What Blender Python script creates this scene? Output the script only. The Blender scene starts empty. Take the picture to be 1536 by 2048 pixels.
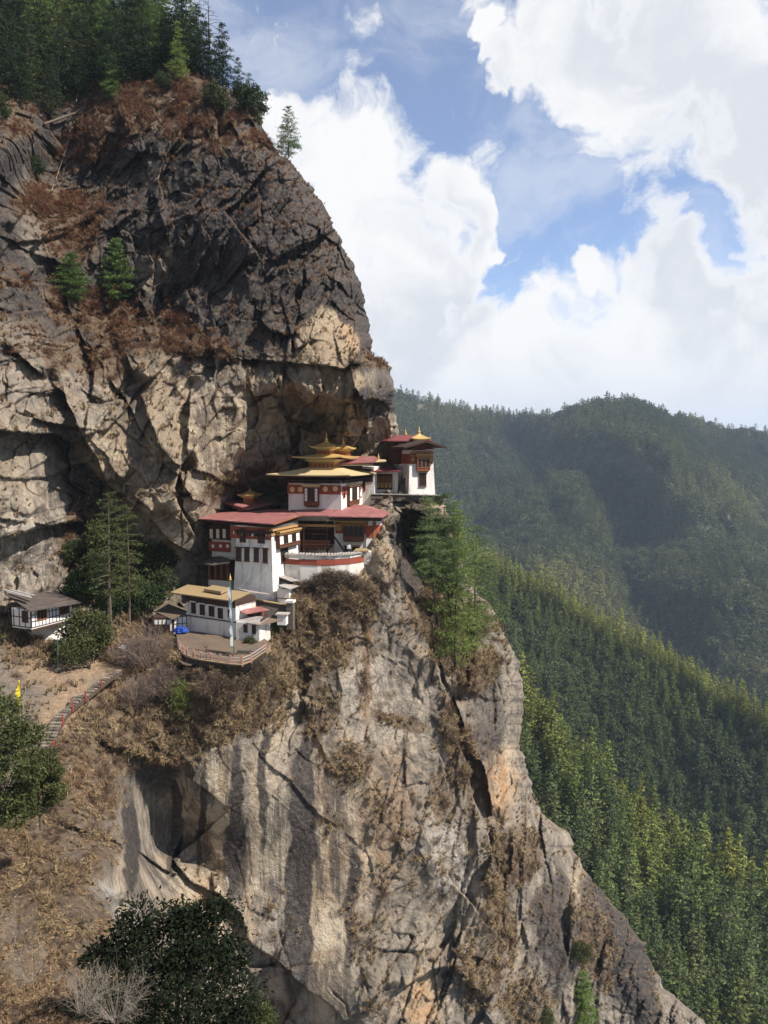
import bpy, math, random
import numpy as np
from mathutils import Vector, Matrix

scene = bpy.context.scene
# ------------------------------------------------------------------ camera
FPX, HZ = 1480.0, 900.0            # focal length in photo pixels, row of the horizon
TH = math.atan((1024.0 - HZ) / FPX)
cam_d = bpy.data.cameras.new("Camera")
cam_d.sensor_fit = 'VERTICAL'
cam_d.sensor_height = 24.0
cam_d.lens = FPX / 2048.0 * 24.0
cam_d.clip_start = 0.5
cam_d.clip_end = 20000.0
cam = bpy.data.objects.new("camera", cam_d)
scene.collection.objects.link(cam)
cam.rotation_euler = (math.pi / 2 - TH, 0, 0)
scene.camera = cam
scene.render.resolution_x, scene.render.resolution_y = 768, 1024
scene.view_settings.view_transform = 'Standard'
scene.view_settings.look = 'None'
scene.view_settings.gamma = 1.0
scene.view_settings.exposure = 0.7
scene.cycles.max_bounces = 6
scene.cycles.diffuse_bounces = 3
scene.cycles.transmission_bounces = 3
scene.cycles.transparent_max_bounces = 4
scene.cycles.volume_bounces = 0

# ------------------------------------------------------------------ sun
SUN_EL, SUN_B = math.radians(48), math.radians(22)
SUN = Vector((math.cos(SUN_B) * math.cos(SUN_EL), -math.sin(SUN_B) * math.cos(SUN_EL), math.sin(SUN_EL)))
sun_d = bpy.data.lights.new("sun", 'SUN')
sun_d.energy = 5.0
sun_d.angle = math.radians(0.5)
sun_d.color = (1.0, 0.93, 0.83)
sun = bpy.data.objects.new("sun", sun_d)
sun.rotation_euler = SUN.to_track_quat('Z', 'Y').to_euler()
sun.location = (60, -40, 120)
scene.collection.objects.link(sun)

# ------------------------------------------------------------------ pixel -> world
CT, ST = math.cos(TH), math.sin(TH)
def ray(px, py):
    xc = (px - 768.0) / FPX
    yu = (1024.0 - py) / FPX
    y = CT + ST * yu
    z = CT * yu - ST
    return xc / y, z / y
def P(px, py, d):
    a, b = ray(px, py)
    return Vector((a * d, d, b * d))
def PN(px, py, d):
    a, b = ray(px, py)
    return np.stack([a * d, d + 0 * a, b * d], -1)
def at_z(px, py, z):
    a, b = ray(px, py)
    return P(px, py, z / b)

# ------------------------------------------------------------------ node helper
class NT:
    def __init__(s, tree):
        s.t = tree; s.n = tree.nodes; s.l = tree.links
    def node(s, typ, **kw):
        n = s.n.new(typ)
        for k, v in kw.items():
            setattr(n, k, v)
        return n
    def put(s, sock, v):
        if isinstance(v, bpy.types.NodeSocket):
            s.l.new(v, sock)
        elif v is not None:
            try:
                sock.default_value = v
            except Exception:
                sock.default_value = tuple(v) + (1.0,)
    def math(s, op, a, b=None, c=None, clamp=False):
        n = s.node('ShaderNodeMath', operation=op); n.use_clamp = clamp
        s.put(n.inputs[0], a)
        if b is not None: s.put(n.inputs[1], b)
        if c is not None: s.put(n.inputs[2], c)
        return n.outputs[0]
    def vmath(s, op, a, b=None):
        n = s.node('ShaderNodeVectorMath', operation=op)
        s.put(n.inputs[0], a)
        if b is not None: s.put(n.inputs[1], b)
        return n.outputs['Value'] if op in ('DOT_PRODUCT', 'LENGTH') else n.outputs['Vector']
    def rng(s, v, a, b, c=0.0, d=1.0, smooth=True):
        n = s.node('ShaderNodeMapRange'); n.interpolation_type = 'SMOOTHSTEP' if smooth else 'LINEAR'
        s.put(n.inputs[0], v); s.put(n.inputs[1], a); s.put(n.inputs[2], b); s.put(n.inputs[3], c); s.put(n.inputs[4], d)
        return n.outputs[0]
    def noise(s, vec, scale, detail=4.0, rough=0.55, dist=0.0):
        n = s.node('ShaderNodeTexNoise')
        if vec is not None: s.put(n.inputs['Vector'], vec)
        n.inputs['Scale'].default_value = scale; n.inputs['Detail'].default_value = detail
        n.inputs['Roughness'].default_value = rough; n.inputs['Distortion'].default_value = dist
        return n.outputs[0]
    def voro(s, vec, scale, feature='F1', out='Distance'):
        n = s.node('ShaderNodeTexVoronoi', feature=feature)
        if vec is not None: s.put(n.inputs['Vector'], vec)
        n.inputs['Scale'].default_value = scale
        return n.outputs[out]
    def mapping(s, vec, scale=(1, 1, 1), rot=(0, 0, 0), loc=(0, 0, 0)):
        n = s.node('ShaderNodeMapping')
        s.put(n.inputs['Vector'], vec)
        n.inputs['Scale'].default_value = scale; n.inputs['Rotation'].default_value = rot; n.inputs['Location'].default_value = loc
        return n.outputs[0]
    def mix(s, f, a, b, blend='MIX'):
        n = s.node('ShaderNodeMix', data_type='RGBA', blend_type=blend)
        s.put(n.inputs[0], f); s.put(n.inputs[6], a); s.put(n.inputs[7], b)
        return n.outputs[2]
    def attr(s, name, typ='GEOMETRY', out='Fac'):
        n = s.node('ShaderNodeAttribute', attribute_type=typ, attribute_name=name)
        return n.outputs[out]

# ------------------------------------------------------------------ sky with clouds (by direction)
world = bpy.data.worlds.new("World")
scene.world = world
world.use_nodes = True
w = NT(world.node_tree)
w.n.clear()
sky = w.node('ShaderNodeTexSky', sky_type='NISHITA')
sky.sun_disc = False
sky.sun_elevation = SUN_EL
sky.sun_rotation = math.atan2(SUN.x, SUN.y)
sky.altitude = 3000.0
sky.air_density = 1.0
sky.dust_density = 0.4
sky.ozone_density = 2.0
tc = w.node('ShaderNodeTexCoord')
dirv = tc.outputs['Generated']
def cdir(px, py):
    v = P(px, py, 1.0); v.normalize(); return v
CLOUDS = [  # photo direction, angular radius in photo pixels
    (962, 45, 22), (990, 110, 28), (1005, 165, 28), (1080, 50, 50), (1100, 140, 60), (1190, 90, 100), (1240, 190, 80), (1380, 90, 180), (1360, 240, 50),
    (1460, 270, 80), (1560, 220, 170), (1280, -90, 200), (1540, 330, 30),
    (590, 275, 60), (670, 305, 80), (770, 305, 65), (740, 400, 115), (890, 370, 55), (950, 395, 40), (840, 490, 95),
    (950, 465, 45), (1000, 478, 14), (780, 600, 95), (905, 560, 45),
    (1175, 530, 26), (1230, 590, 60), (1390, 600, 75), (1520, 470, 45), (1560, 500, 70),
    (760, 790, 170), (950, 770, 150), (1150, 750, 160), (1350, 750, 175), (1560, 730, 190), (560, 800, 180),
]
for (az, el, r) in [(-120, 40, 250), (100, 25, 300)]:
    CLOUDS.append((('dir', az, el), None, r))
wv = w.node('ShaderNodeTexNoise'); w.put(wv.inputs['Vector'], dirv); wv.inputs['Scale'].default_value = 8.0; wv.inputs['Detail'].default_value = 6.0
off_ = w.vmath('SCALE', w.vmath('SUBTRACT', wv.outputs['Color'], (0.5, 0.5, 0.5))); off_.node.inputs['Scale'].default_value = 0.16
dw = w.vmath('NORMALIZE', w.vmath('ADD', dirv, off_))
acc = None
for c in CLOUDS:
    if c[1] is None:
        az, el = math.radians(c[0][1]), math.radians(c[0][2])
        v = Vector((math.sin(az) * math.cos(el), math.cos(az) * math.cos(el), math.sin(el)))
    else:
        v = cdir(c[0], c[1])
    ang = math.atan(c[2] / FPX)
    dt = w.vmath('DOT_PRODUCT', dw, tuple(v))
    m = w.rng(dt, math.cos(ang * 1.5), math.cos(ang * 0.25), 0.0, 1.0, smooth=False)
    acc = m if acc is None else w.math('SMOOTH_MAX', acc, m, 0.12)
n1 = w.noise(dw, 13.0, 12, 0.60)
n0 = w.noise(w.mapping(dw, loc=(2.3, 5.1, 0.7)), 5.5, 3, 0.5)
n2 = w.noise(w.mapping(dw, loc=(3.1, 1.7, 0.4)), 6.0, 7, 0.55)
n3 = w.noise(w.mapping(dw, scale=(1, 1, 2.0), loc=(7, 2, 1)), 6.0, 9, 0.6)
cover = w.math('ADD', acc, w.math('MULTIPLY', w.math('SUBTRACT', n1, 0.5), 2.3))
cover = w.math('ADD', cover, w.math('MULTIPLY', w.math('SUBTRACT', n0, 0.5), 0.9))
alpha = w.rng(cover, 0.12, 0.72)
veil = w.math('MULTIPLY_ADD', w.rng(n3, 0.40, 0.72), 0.36, 0.12)
alpha = w.math('MAXIMUM', alpha, veil)
sep = w.node('ShaderNodeSeparateXYZ'); w.put(sep.inputs[0], dirv)
lowhaze = w.math('MULTIPLY', w.rng(sep.outputs[2], 0.03, 0.22, 0.95, 0.0), w.rng(sep.outputs[1], -0.1, 0.3))
alpha = w.math('MAXIMUM', alpha, lowhaze)
body = w.math('MULTIPLY', w.rng(n2, 0.42, 0.64), w.rng(cover, 0.45, 0.9))
ccol = w.mix(body, (0.60, 0.603, 0.61, 1), (0.455, 0.475, 0.515, 1))
ccol = w.mix(w.rng(sep.outputs[2], 0.0, 0.15, 0.8, 0.0), ccol, (0.44, 0.475, 0.54, 1))
skyc = w.vmath('SCALE', w.mix(1.0, sky.outputs[0], (1.0, 1.03, 1.08, 1), 'MULTIPLY')); skyc.node.inputs['Scale'].default_value = 0.115
fin = w.mix(alpha, skyc, ccol)
bg = w.node('ShaderNodeBackground'); w.put(bg.inputs['Color'], fin); bg.inputs['Strength'].default_value = 1.0
wo = w.node('ShaderNodeOutputWorld'); w.l.new(bg.outputs[0], wo.inputs[0])
# ------------------------------------------------------------------ numpy noise
def _h(ix, iy, iz, seed):
    n = (ix.astype(np.int64) * 374761393 + iy.astype(np.int64) * 668265263 + iz.astype(np.int64) * 2147483647 + seed * 974634777) & 0xffffffff
    n = ((n ^ (n >> 13)) * 1274126177) & 0xffffffff
    n = ((n ^ (n >> 16)) * 2246822519) & 0xffffffff
    return ((n ^ (n >> 15)) & 0xffffff) / float(0xffffff)
def vnoise(x, y, z, seed=0):
    ix, iy, iz = np.floor(x), np.floor(y), np.floor(z)
    fx, fy, fz = x - ix, y - iy, z - iz
    ix, iy, iz = ix.astype(np.int64), iy.astype(np.int64), iz.astype(np.int64)
    u, v, t = [f * f * f * (f * (f * 6 - 15) + 10) for f in (fx, fy, fz)]
    def L(a, b, k): return a + (b - a) * k
    c = [[[_h(ix + i, iy + j, iz + k, seed) for k in (0, 1)] for j in (0, 1)] for i in (0, 1)]
    r = L(L(L(c[0][0][0], c[1][0][0], u), L(c[0][1][0], c[1][1][0], u), v), L(L(c[0][0][1], c[1][0][1], u), L(c[0][1][1], c[1][1][1], u), v), t)
    return r * 2 - 1
def fbm(x, y, z, octv=5, seed=0, gain=0.5, ridged=False):
    s = 0.0; a = 1.0; tot = 0.0
    for o in range(octv):
        n = vnoise(x, y, z, seed + o * 7)
        if ridged: n = 1 - 2 * np.abs(n)
        s = s + n * a; tot += a; a *= gain
        x, y, z = x * 2.03 + 5.1, y * 2.03 + 1.7, z * 2.03 + 9.2
    return s / tot
def facets(x, z, seed, tilt=1.0, edges=False):
    """random tilted planes over jittered cells: angular rock"""
    ix, iz = np.floor(x).astype(np.int64), np.floor(z).astype(np.int64)
    best = np.full(x.shape, 9.0); sec = np.full(x.shape, 9.0); val = np.zeros(x.shape)
    for i in (-1, 0, 1):
        for j in (-1, 0, 1):
            a, b = ix + i, iz + j
            cx = a + _h(a, b, a * 0, seed); cz = b + _h(a, b, a * 0 + 1, seed)
            dx, dz = x - cx, z - cz
            d = dx * dx + dz * dz
            tx = _h(a, b, a * 0 + 2, seed) * 2 - 1; tz = _h(a, b, a * 0 + 3, seed) * 2 - 1; o = _h(a, b, a * 0 + 4, seed) * 2 - 1
            v = (tx * dx + tz * dz) * tilt + o * 0.55
            k = d < best
            sec = np.where(k, best, np.minimum(sec, d)); best = np.where(k, d, best); val = np.where(k, v, val)
    return (val, np.sqrt(sec) - np.sqrt(best)) if edges else val
def sstep(a, b, x):
    t = np.clip((x - a) / (b - a), 0, 1); return t * t * (3 - 2 * t)
def tps(ctrl):
    c = np.array(ctrl, float); p = c[:, :2] / 300.0; n = len(p)
    r = np.linalg.norm(p[:, None] - p[None], axis=-1)
    K = r * r * np.log(r + 1e-9) + np.eye(n) * 0.004
    A = np.zeros((n + 3, n + 3)); A[:n, :n] = K; A[:n, n] = 1; A[:n, n + 1:] = p; A[n, :n] = 1; A[n + 1:, :n] = p.T
    b = np.zeros(n + 3); b[:n] = c[:, 2]
    wt = np.linalg.solve(A, b)
    def f(px, py):
        x, y = np.asarray(px, float) / 300.0, np.asarray(py, float) / 300.0
        s = wt[n] + wt[n + 1] * x + wt[n + 2] * y
        for k in range(n):
            rr = (x - p[k, 0]) ** 2 + (y - p[k, 1]) ** 2
            s = s + wt[k] * 0.5 * rr * np.log(rr + 1e-18)
        return s
    return f
def polydist(px, py, pts, q):
    """distance (pixels) to a polyline and a mask of the side on which q lies"""
    best = np.full(px.shape, 1e9); side = np.zeros(px.shape)
    def cross(ax, ay, bx, by, x, y): return (bx - ax) * (y - ay) - (by - ay) * (x - ax)
    bq = 1e9; sq = 0
    for (ax, ay), (bx, by) in zip(pts[:-1], pts[1:]):
        L2 = (bx - ax) ** 2 + (by - ay) ** 2
        t = np.clip(((px - ax) * (bx - ax) + (py - ay) * (by - ay)) / L2, 0, 1)
        d = np.hypot(px - ax - t * (bx - ax), py - ay - t * (by - ay))
        k = d < best
        best = np.where(k, d, best)
        side = np.where(k, np.sign(cross(ax, ay, bx, by, px, py)), side)
        tq = min(1, max(0, ((q[0] - ax) * (bx - ax) + (q[1] - ay) * (by - ay)) / L2))
        dq = math.hypot(q[0] - ax - tq * (bx - ax), q[1] - ay - tq * (by - ay))
        if dq < bq: bq = dq; sq = 1 if cross(ax, ay, bx, by, q[0], q[1]) > 0 else -1
    return best, side * sq > 0
def ell(px, py, cx, cy, rx, ry, ang=0.0, soft=0.5):
    a = math.radians(ang); dx, dy = px - cx, py - cy
    u = (dx * math.cos(a) + dy * math.sin(a)) / rx; v = (-dx * math.sin(a) + dy * math.cos(a)) / ry
    return 1 - sstep(1 - soft, 1 + soft, np.sqrt(u * u + v * v))

# ------------------------------------------------------------------ mesh helpers
def np_mesh(name, verts, faces, k=None, smooth=False):
    """verts (n,3); faces (m,k) int array"""
    verts = np.ascontiguousarray(verts, np.float32); faces = np.ascontiguousarray(faces, np.int32)
    m, k = faces.shape
    me = bpy.data.meshes.new(name)
    me.vertices.add(len(verts)); me.vertices.foreach_set('co', verts.ravel())
    me.loops.add(m * k); me.loops.foreach_set('vertex_index', faces.ravel())
    me.polygons.add(m); me.polygons.foreach_set('loop_start', np.arange(0, m * k, k, dtype=np.int32))
    try: me.polygons.foreach_set('loop_total', np.full(m, k, np.int32))
    except Exception: pass
    if smooth: me.polygons.foreach_set('use_smooth', np.ones(m, bool))
    me.update(calc_edges=True)
    return me
def grid_faces(R, C):
    i = np.arange(R - 1)[:, None] * C + np.arange(C - 1)[None]
    return np.stack([i, i + C, i + C + 1, i + 1], -1).reshape(-1, 4)
ROOT = {}
def link(o, parent=None):
    scene.collection.objects.link(o)
    if parent is not None:
        o.parent = parent
        ROOT[o.name] = ROOT.get(parent.name, Vector((0, 0, 0)))
    return o
def tag(o, label=None, cat=None, group=None, kind=None):
    if label: o['label'] = label
    if cat: o['category'] = cat
    if group: o['group'] = group
    if kind: o['kind'] = kind
    return o
def thing(name, label, cat, loc=(0, 0, 0), group=None):
    o = bpy.data.objects.new(name, None)
    o.empty_display_size = 0.3
    scene.collection.objects.link(o)
    o.location = loc
    ROOT[o.name] = Vector(loc)
    return tag(o, label, cat, group)
class MB:
    def __init__(s): s.v = []; s.f = []
    def poly(s, pts):
        i = len(s.v); s.v += [tuple(p) for p in pts]; s.f.append(tuple(range(i, i + len(pts)))); return s
    def hexa(s, b, t):
        i = len(s.v); s.v += [tuple(p) for p in b] + [tuple(p) for p in t]
        for f in ((3, 2, 1, 0), (4, 5, 6, 7), (0, 1, 5, 4), (1, 2, 6, 5), (2, 3, 7, 6), (3, 0, 4, 7)):
            s.f.append(tuple(i + k for k in f))
        return s
    def slab(s, pts, vec):
        pts = [Vector(p) for p in pts]; vec = Vector(vec); n = len(pts); i = len(s.v)
        s.v += [tuple(p) for p in pts] + [tuple(p + vec) for p in pts]
        s.f.append(tuple(i + k for k in range(n))); s.f.append(tuple(i + n + k for k in reversed(range(n))))
        for k in range(n):
            k2 = (k + 1) % n; s.f.append((i + k, i + n + k, i + n + k2, i + k2))
        return s
    def box(s, o, a, b, c):
        o, a, b, c = Vector(o), Vector(a), Vector(b), Vector(c)
        return s.hexa([o, o + a, o + a + b, o + b], [o + c, o + a + c, o + a + b + c, o + b + c])
    def tube(s, pts, r, n=6, r2=None):
        pts = [Vector(p) for p in pts]; m = len(pts); i = len(s.v)
        for k, p in enumerate(pts):
            t = (pts[min(k + 1, m - 1)] - pts[max(k - 1, 0)]).normalized()
            u = t.orthogonal().normalized(); w_ = t.cross(u)
            rr = r if r2 is None else r + (r2 - r) * k / max(1, m - 1)
            if isinstance(r, (list, tuple)): rr = r[k]
            for j in range(n):
                a = 2 * math.pi * j / n
                s.v.append(tuple(p + (u * math.cos(a) + w_ * math.sin(a)) * rr))
        for k in range(m - 1):
            for j in range(n):
                j2 = (j + 1) % n
                s.f.append((i + k * n + j, i + k * n + j2, i + (k + 1) * n + j2, i + (k + 1) * n + j))
        s.f.append(tuple(i + j for j in reversed(range(n)))); s.f.append(tuple(i + (m - 1) * n + j for j in range(n)))
        return s
    def lathe(s, base, prof, n=10):
        """prof: list of (radius, height)"""
        base = Vector(base); i = len(s.v); m = len(prof)
        for (r, h) in prof:
            for j in range(n):
                a = 2 * math.pi * j / n
                s.v.append((base.x + r * math.cos(a), base.y + r * math.sin(a), base.z + h))
        for k in range(m - 1):
            for j in range(n):
                j2 = (j + 1) % n
                s.f.append((i + k * n + j, i + k * n + j2, i + (k + 1) * n + j2, i + (k + 1) * n + j))
        s.f.append(tuple(i + j for j in reversed(range(n)))); s.f.append(tuple(i + (m - 1) * n + j for j in range(n)))
        return s
    def build(s, name, mat, parent=None, label=None, smooth=False):
        import bmesh
        off = ROOT.get(parent.name, Vector((0, 0, 0))) if parent is not None else Vector((0, 0, 0))
        me = bpy.data.meshes.new(name)
        me.from_pydata([(x - off.x, y - off.y, z - off.z) for x, y, z in s.v], [], s.f)
        bm = bmesh.new(); bm.from_mesh(me); bmesh.ops.recalc_face_normals(bm, faces=bm.faces); bm.to_mesh(me); bm.free()
        if smooth:
            for p in me.polygons: p.use_smooth = True
        me.materials.append(mat)
        o = bpy.data.objects.new(name, me)
        link(o, parent)
        if label: o['label'] = label
        return o

# ------------------------------------------------------------------ materials
def new_mat(name):
    m = bpy.data.materials.new(name); m.use_nodes = True
    t = NT(m.node_tree)
    b = t.n['Principled BSDF']
    b.inputs['Specular IOR Level'].default_value = 0.25
    b.inputs['Roughness'].default_value = 0.85
    return m, t, b
def simple(name, col, rough=0.8, var=0.18, scale=3.0, metal=0.0, dirt=None, dscale=0.5, bump=0.0, damt=0.5):
    m, t, b = new_mat(name)
    g = t.node('ShaderNodeNewGeometry').outputs['Position']
    n = t.noise(g, scale, 5, 0.6)
    c = t.mix(n, tuple(x * (1 - var) for x in col) + (1,), tuple(min(1, x * (1 + var)) for x in col) + (1,))
    if dirt:
        d = t.rng(t.noise(t.mapping(g, scale=(1.0, 1.0, 0.22)), dscale, 7, 0.68), 0.46, 0.70, 0.0, damt)
        c = t.mix(d, c, dirt + (1,))
    t.put(b.inputs['Base Color'], c)
    b.inputs['Roughness'].default_value = rough; b.inputs['Metallic'].default_value = metal
    if bump:
        bn = t.node('ShaderNodeBump'); bn.inputs['Strength'].default_value = bump; bn.inputs['Distance'].default_value = 0.1
        t.put(bn.inputs['Height'], t.noise(g, scale * 3, 6, 0.6)); t.l.new(bn.outputs[0], b.inputs['Normal'])
    return m
def foliage_mat(name, c1, c2, c3=None, trans=0.25, tint=None):
    """per-leaf and per-tree colour variation of real leaf colours"""
    m, t, b = new_mat(name)
    geo = t.node('ShaderNodeNewGeometry'); oi = t.node('ShaderNodeObjectInfo')
    c = t.mix(geo.outputs['Random Per Island'], c1 + (1,), c2 + (1,))
    if tint:
        c = t.mix(t.attr(tint, 'INSTANCER'), c, c3 + (1,))
    elif c3:
        c = t.mix(t.rng(oi.outputs['Random'], 0.25, 1.0), c, c3 + (1,))
    v = t.math('MULTIPLY_ADD', oi.outputs['Random'], 0.5, 0.75)
    sc = t.vmath('SCALE', c); t.put(sc.node.inputs['Scale'], v)
    t.put(b.inputs['Base Color'], sc)
    b.inputs['Roughness'].default_value = 0.75; b.inputs['Specular IOR Level'].default_value = 0.12
    tr = t.node('ShaderNodeBsdfTranslucent'); t.put(tr.inputs['Color'], sc)
    mx = t.node('ShaderNodeMixShader'); mx.inputs[0].default_value = trans
    t.l.new(b.outputs[0], mx.inputs[1]); t.l.new(tr.outputs[0], mx.inputs[2])
    t.l.new(mx.outputs[0], t.n['Material Output'].inputs['Surface'])
    return m
# ================================================================== THE CLIFF
ZC = -24.4                                  # courtyard level
def zd(px, py, z=ZC): return at_z(px, py, z).y
CTRL = [
 (-150,-120,230),(0,-120,215),(200,-120,215),(400,-60,190),(-150,60,185),(0,0,178),(200,0,180),(350,50,172),(0,150,148),(150,180,148),(300,150,150),(420,165,143),(-150,250,120),
 (20,300,114),(20,450,113),(90,330,140),(-150,450,112),
 (200,260,139),(350,250,135),(500,230,136),(300,330,133),(450,330,129),(580,330,131),(200,420,129),(400,450,125),(550,450,123),(650,450,127),
 (110,450,124),(250,550,125),(450,560,123),(600,600,119),(700,560,123),(730,640,127),(50,560,114),(150,640,121),(350,680,119),(500,690,117),(650,690,115),(735,700,121),
 (600,765,116),(700,770,117),(775,765,124),(600,840,124),(700,850,126),(780,850,130),(640,900,131),(730,900,131),(800,880,131),
 (420,760,116),(300,760,115),(180,760,113),(50,720,102),(420,850,115),(300,850,112),(200,860,110),(480,920,118),(380,930,112),(280,930,110),
 (60,900,99.5),(60,1050,97.5),(100,840,104),(150,1050,109),(200,1000,112),(300,1000,110),(400,1000,110),(480,985,126),(540,985,128),(440,1000,121),(500,1020,126),(560,950,124),(480,955,121),(360,1080,110),(300,1120,109),(200,1150,104),(100,1150,102),(20,1170,97),(-150,1000,94),(-150,1170,88),
 (430,1100,116),(500,1100,117),(650,1100,122),(430,1180,109),(500,1190,108),(620,1060,122),(700,1040,121),
 (600,1180,103.6),(680,1174,103.4),(640,1200,103),(750,1160,108),(775,1115,111),(785,1040,115),(740,1060,116),
 (560,1215,102.5),(640,1260,101.5),(720,1240,104),(780,1240,107),(600,1350,97),(700,1350,99),(800,1350,104),(600,1500,94),(720,1500,96),(820,1500,101),
 (600,1700,92),(750,1750,93),(880,1700,99),(560,1950,89),(700,2000,89),(850,1980,93),(650,2180,85),(950,1850,101),(950,2050,96),(1080,1850,107),(1100,2000,106),(1200,1850,115),(1250,2000,116),(1350,2050,119),(1300,2180,117),(1000,2180,96),
 (960,1250,117),(1000,1300,117),(1030,1420,119),(960,1400,115),(1000,1520,116),(1040,1580,119),(935,1560,111),(1060,1680,114),(1130,1700,119),
 (860,1235,113),(890,1290,113),(920,1340,112),(950,1220,119),(900,1150,123),
 (850,1000,122),(800,1010,121),(770,960,131),(720,965,129),(830,950,132),(770,984,127),(830,1100,128),(800,1070,127),(850,1170,124),(880,1050,123),
 (440,1324,85.2),(360,1298,90.7),(530,1302,90),(370,1260,100.3),(470,1275,96.3),(420,1290,92.6),(480,1300,90.3),(320,1250,103),(345,1240,104),(520,1262,99),
 (430,1338,84.2),(500,1340,87.5),(330,1335,88),(450,1420,85.5),(300,1420,84),(380,1490,86.5),(400,1600,87.5),(300,1580,88.5),(450,1560,88),(300,1700,88),(380,1800,88),(450,1900,87.5),(540,1400,93),(545,1300,96.5),
 (60,1300,91),(150,1290,95),(250,1290,95),(235,1345,89),(150,1345,87),(50,1400,80),(140,1410,81),(85,1500,71),(200,1420,83),(240,1480,80),(180,1550,70),(60,1600,62),(150,1700,57),(225,1720,60),(50,1750,50),(190,1850,48),
 (80,1900,38),(0,1950,32),(180,2000,30),(50,2100,22),(230,2100,23),(-150,1300,80),(-150,1600,56),(-150,1900,30),(-150,2150,18),(330,2000,62),(350,2180,38),(450,2100,80),(30,2180,17),
]
base_d = tps(CTRL)
SIL = [(-160, 60), (-60, 130), (0, 200), (60, 280), (110, 345), (160, 420), (185, 472), (230, 515), (260, 533), (310, 562), (345, 602), (410, 650), (500, 692), (570, 726), (640, 737), (710, 745), (735, 782), (790, 790),
       (828, 785), (850, 800), (890, 800), (960, 800), (984, 800), (994, 893), (1060, 902), (1140, 930), (1190, 960), (1215, 982), (1280, 1021), (1340, 1040), (1420, 1049), (1500, 1041), (1590, 1064), (1625, 1085), (1665, 1135), (1700, 1150),
       (1740, 1165), (1830, 1250), (1900, 1293), (1980, 1333), (2040, 1402), (2180, 1520)]
ROWS, COLS, BACK = 1060, 640, 14
py_r = np.linspace(-140, 2185, ROWS)
xr = np.interp(py_r, [s[0] for s in SIL], [s[1] for s in SIL])
xr = xr + 5.0 * vnoise(py_r / 17.0, py_r * 0, py_r * 0, 91) + 2.0 * vnoise(py_r / 5.0, py_r * 0, py_r * 0, 92)
cc = np.linspace(0, 1, COLS)
PX = -170 + (xr[:, None] + 170) * cc[None]
PY = np.repeat(py_r[:, None], COLS, 1)
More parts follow.
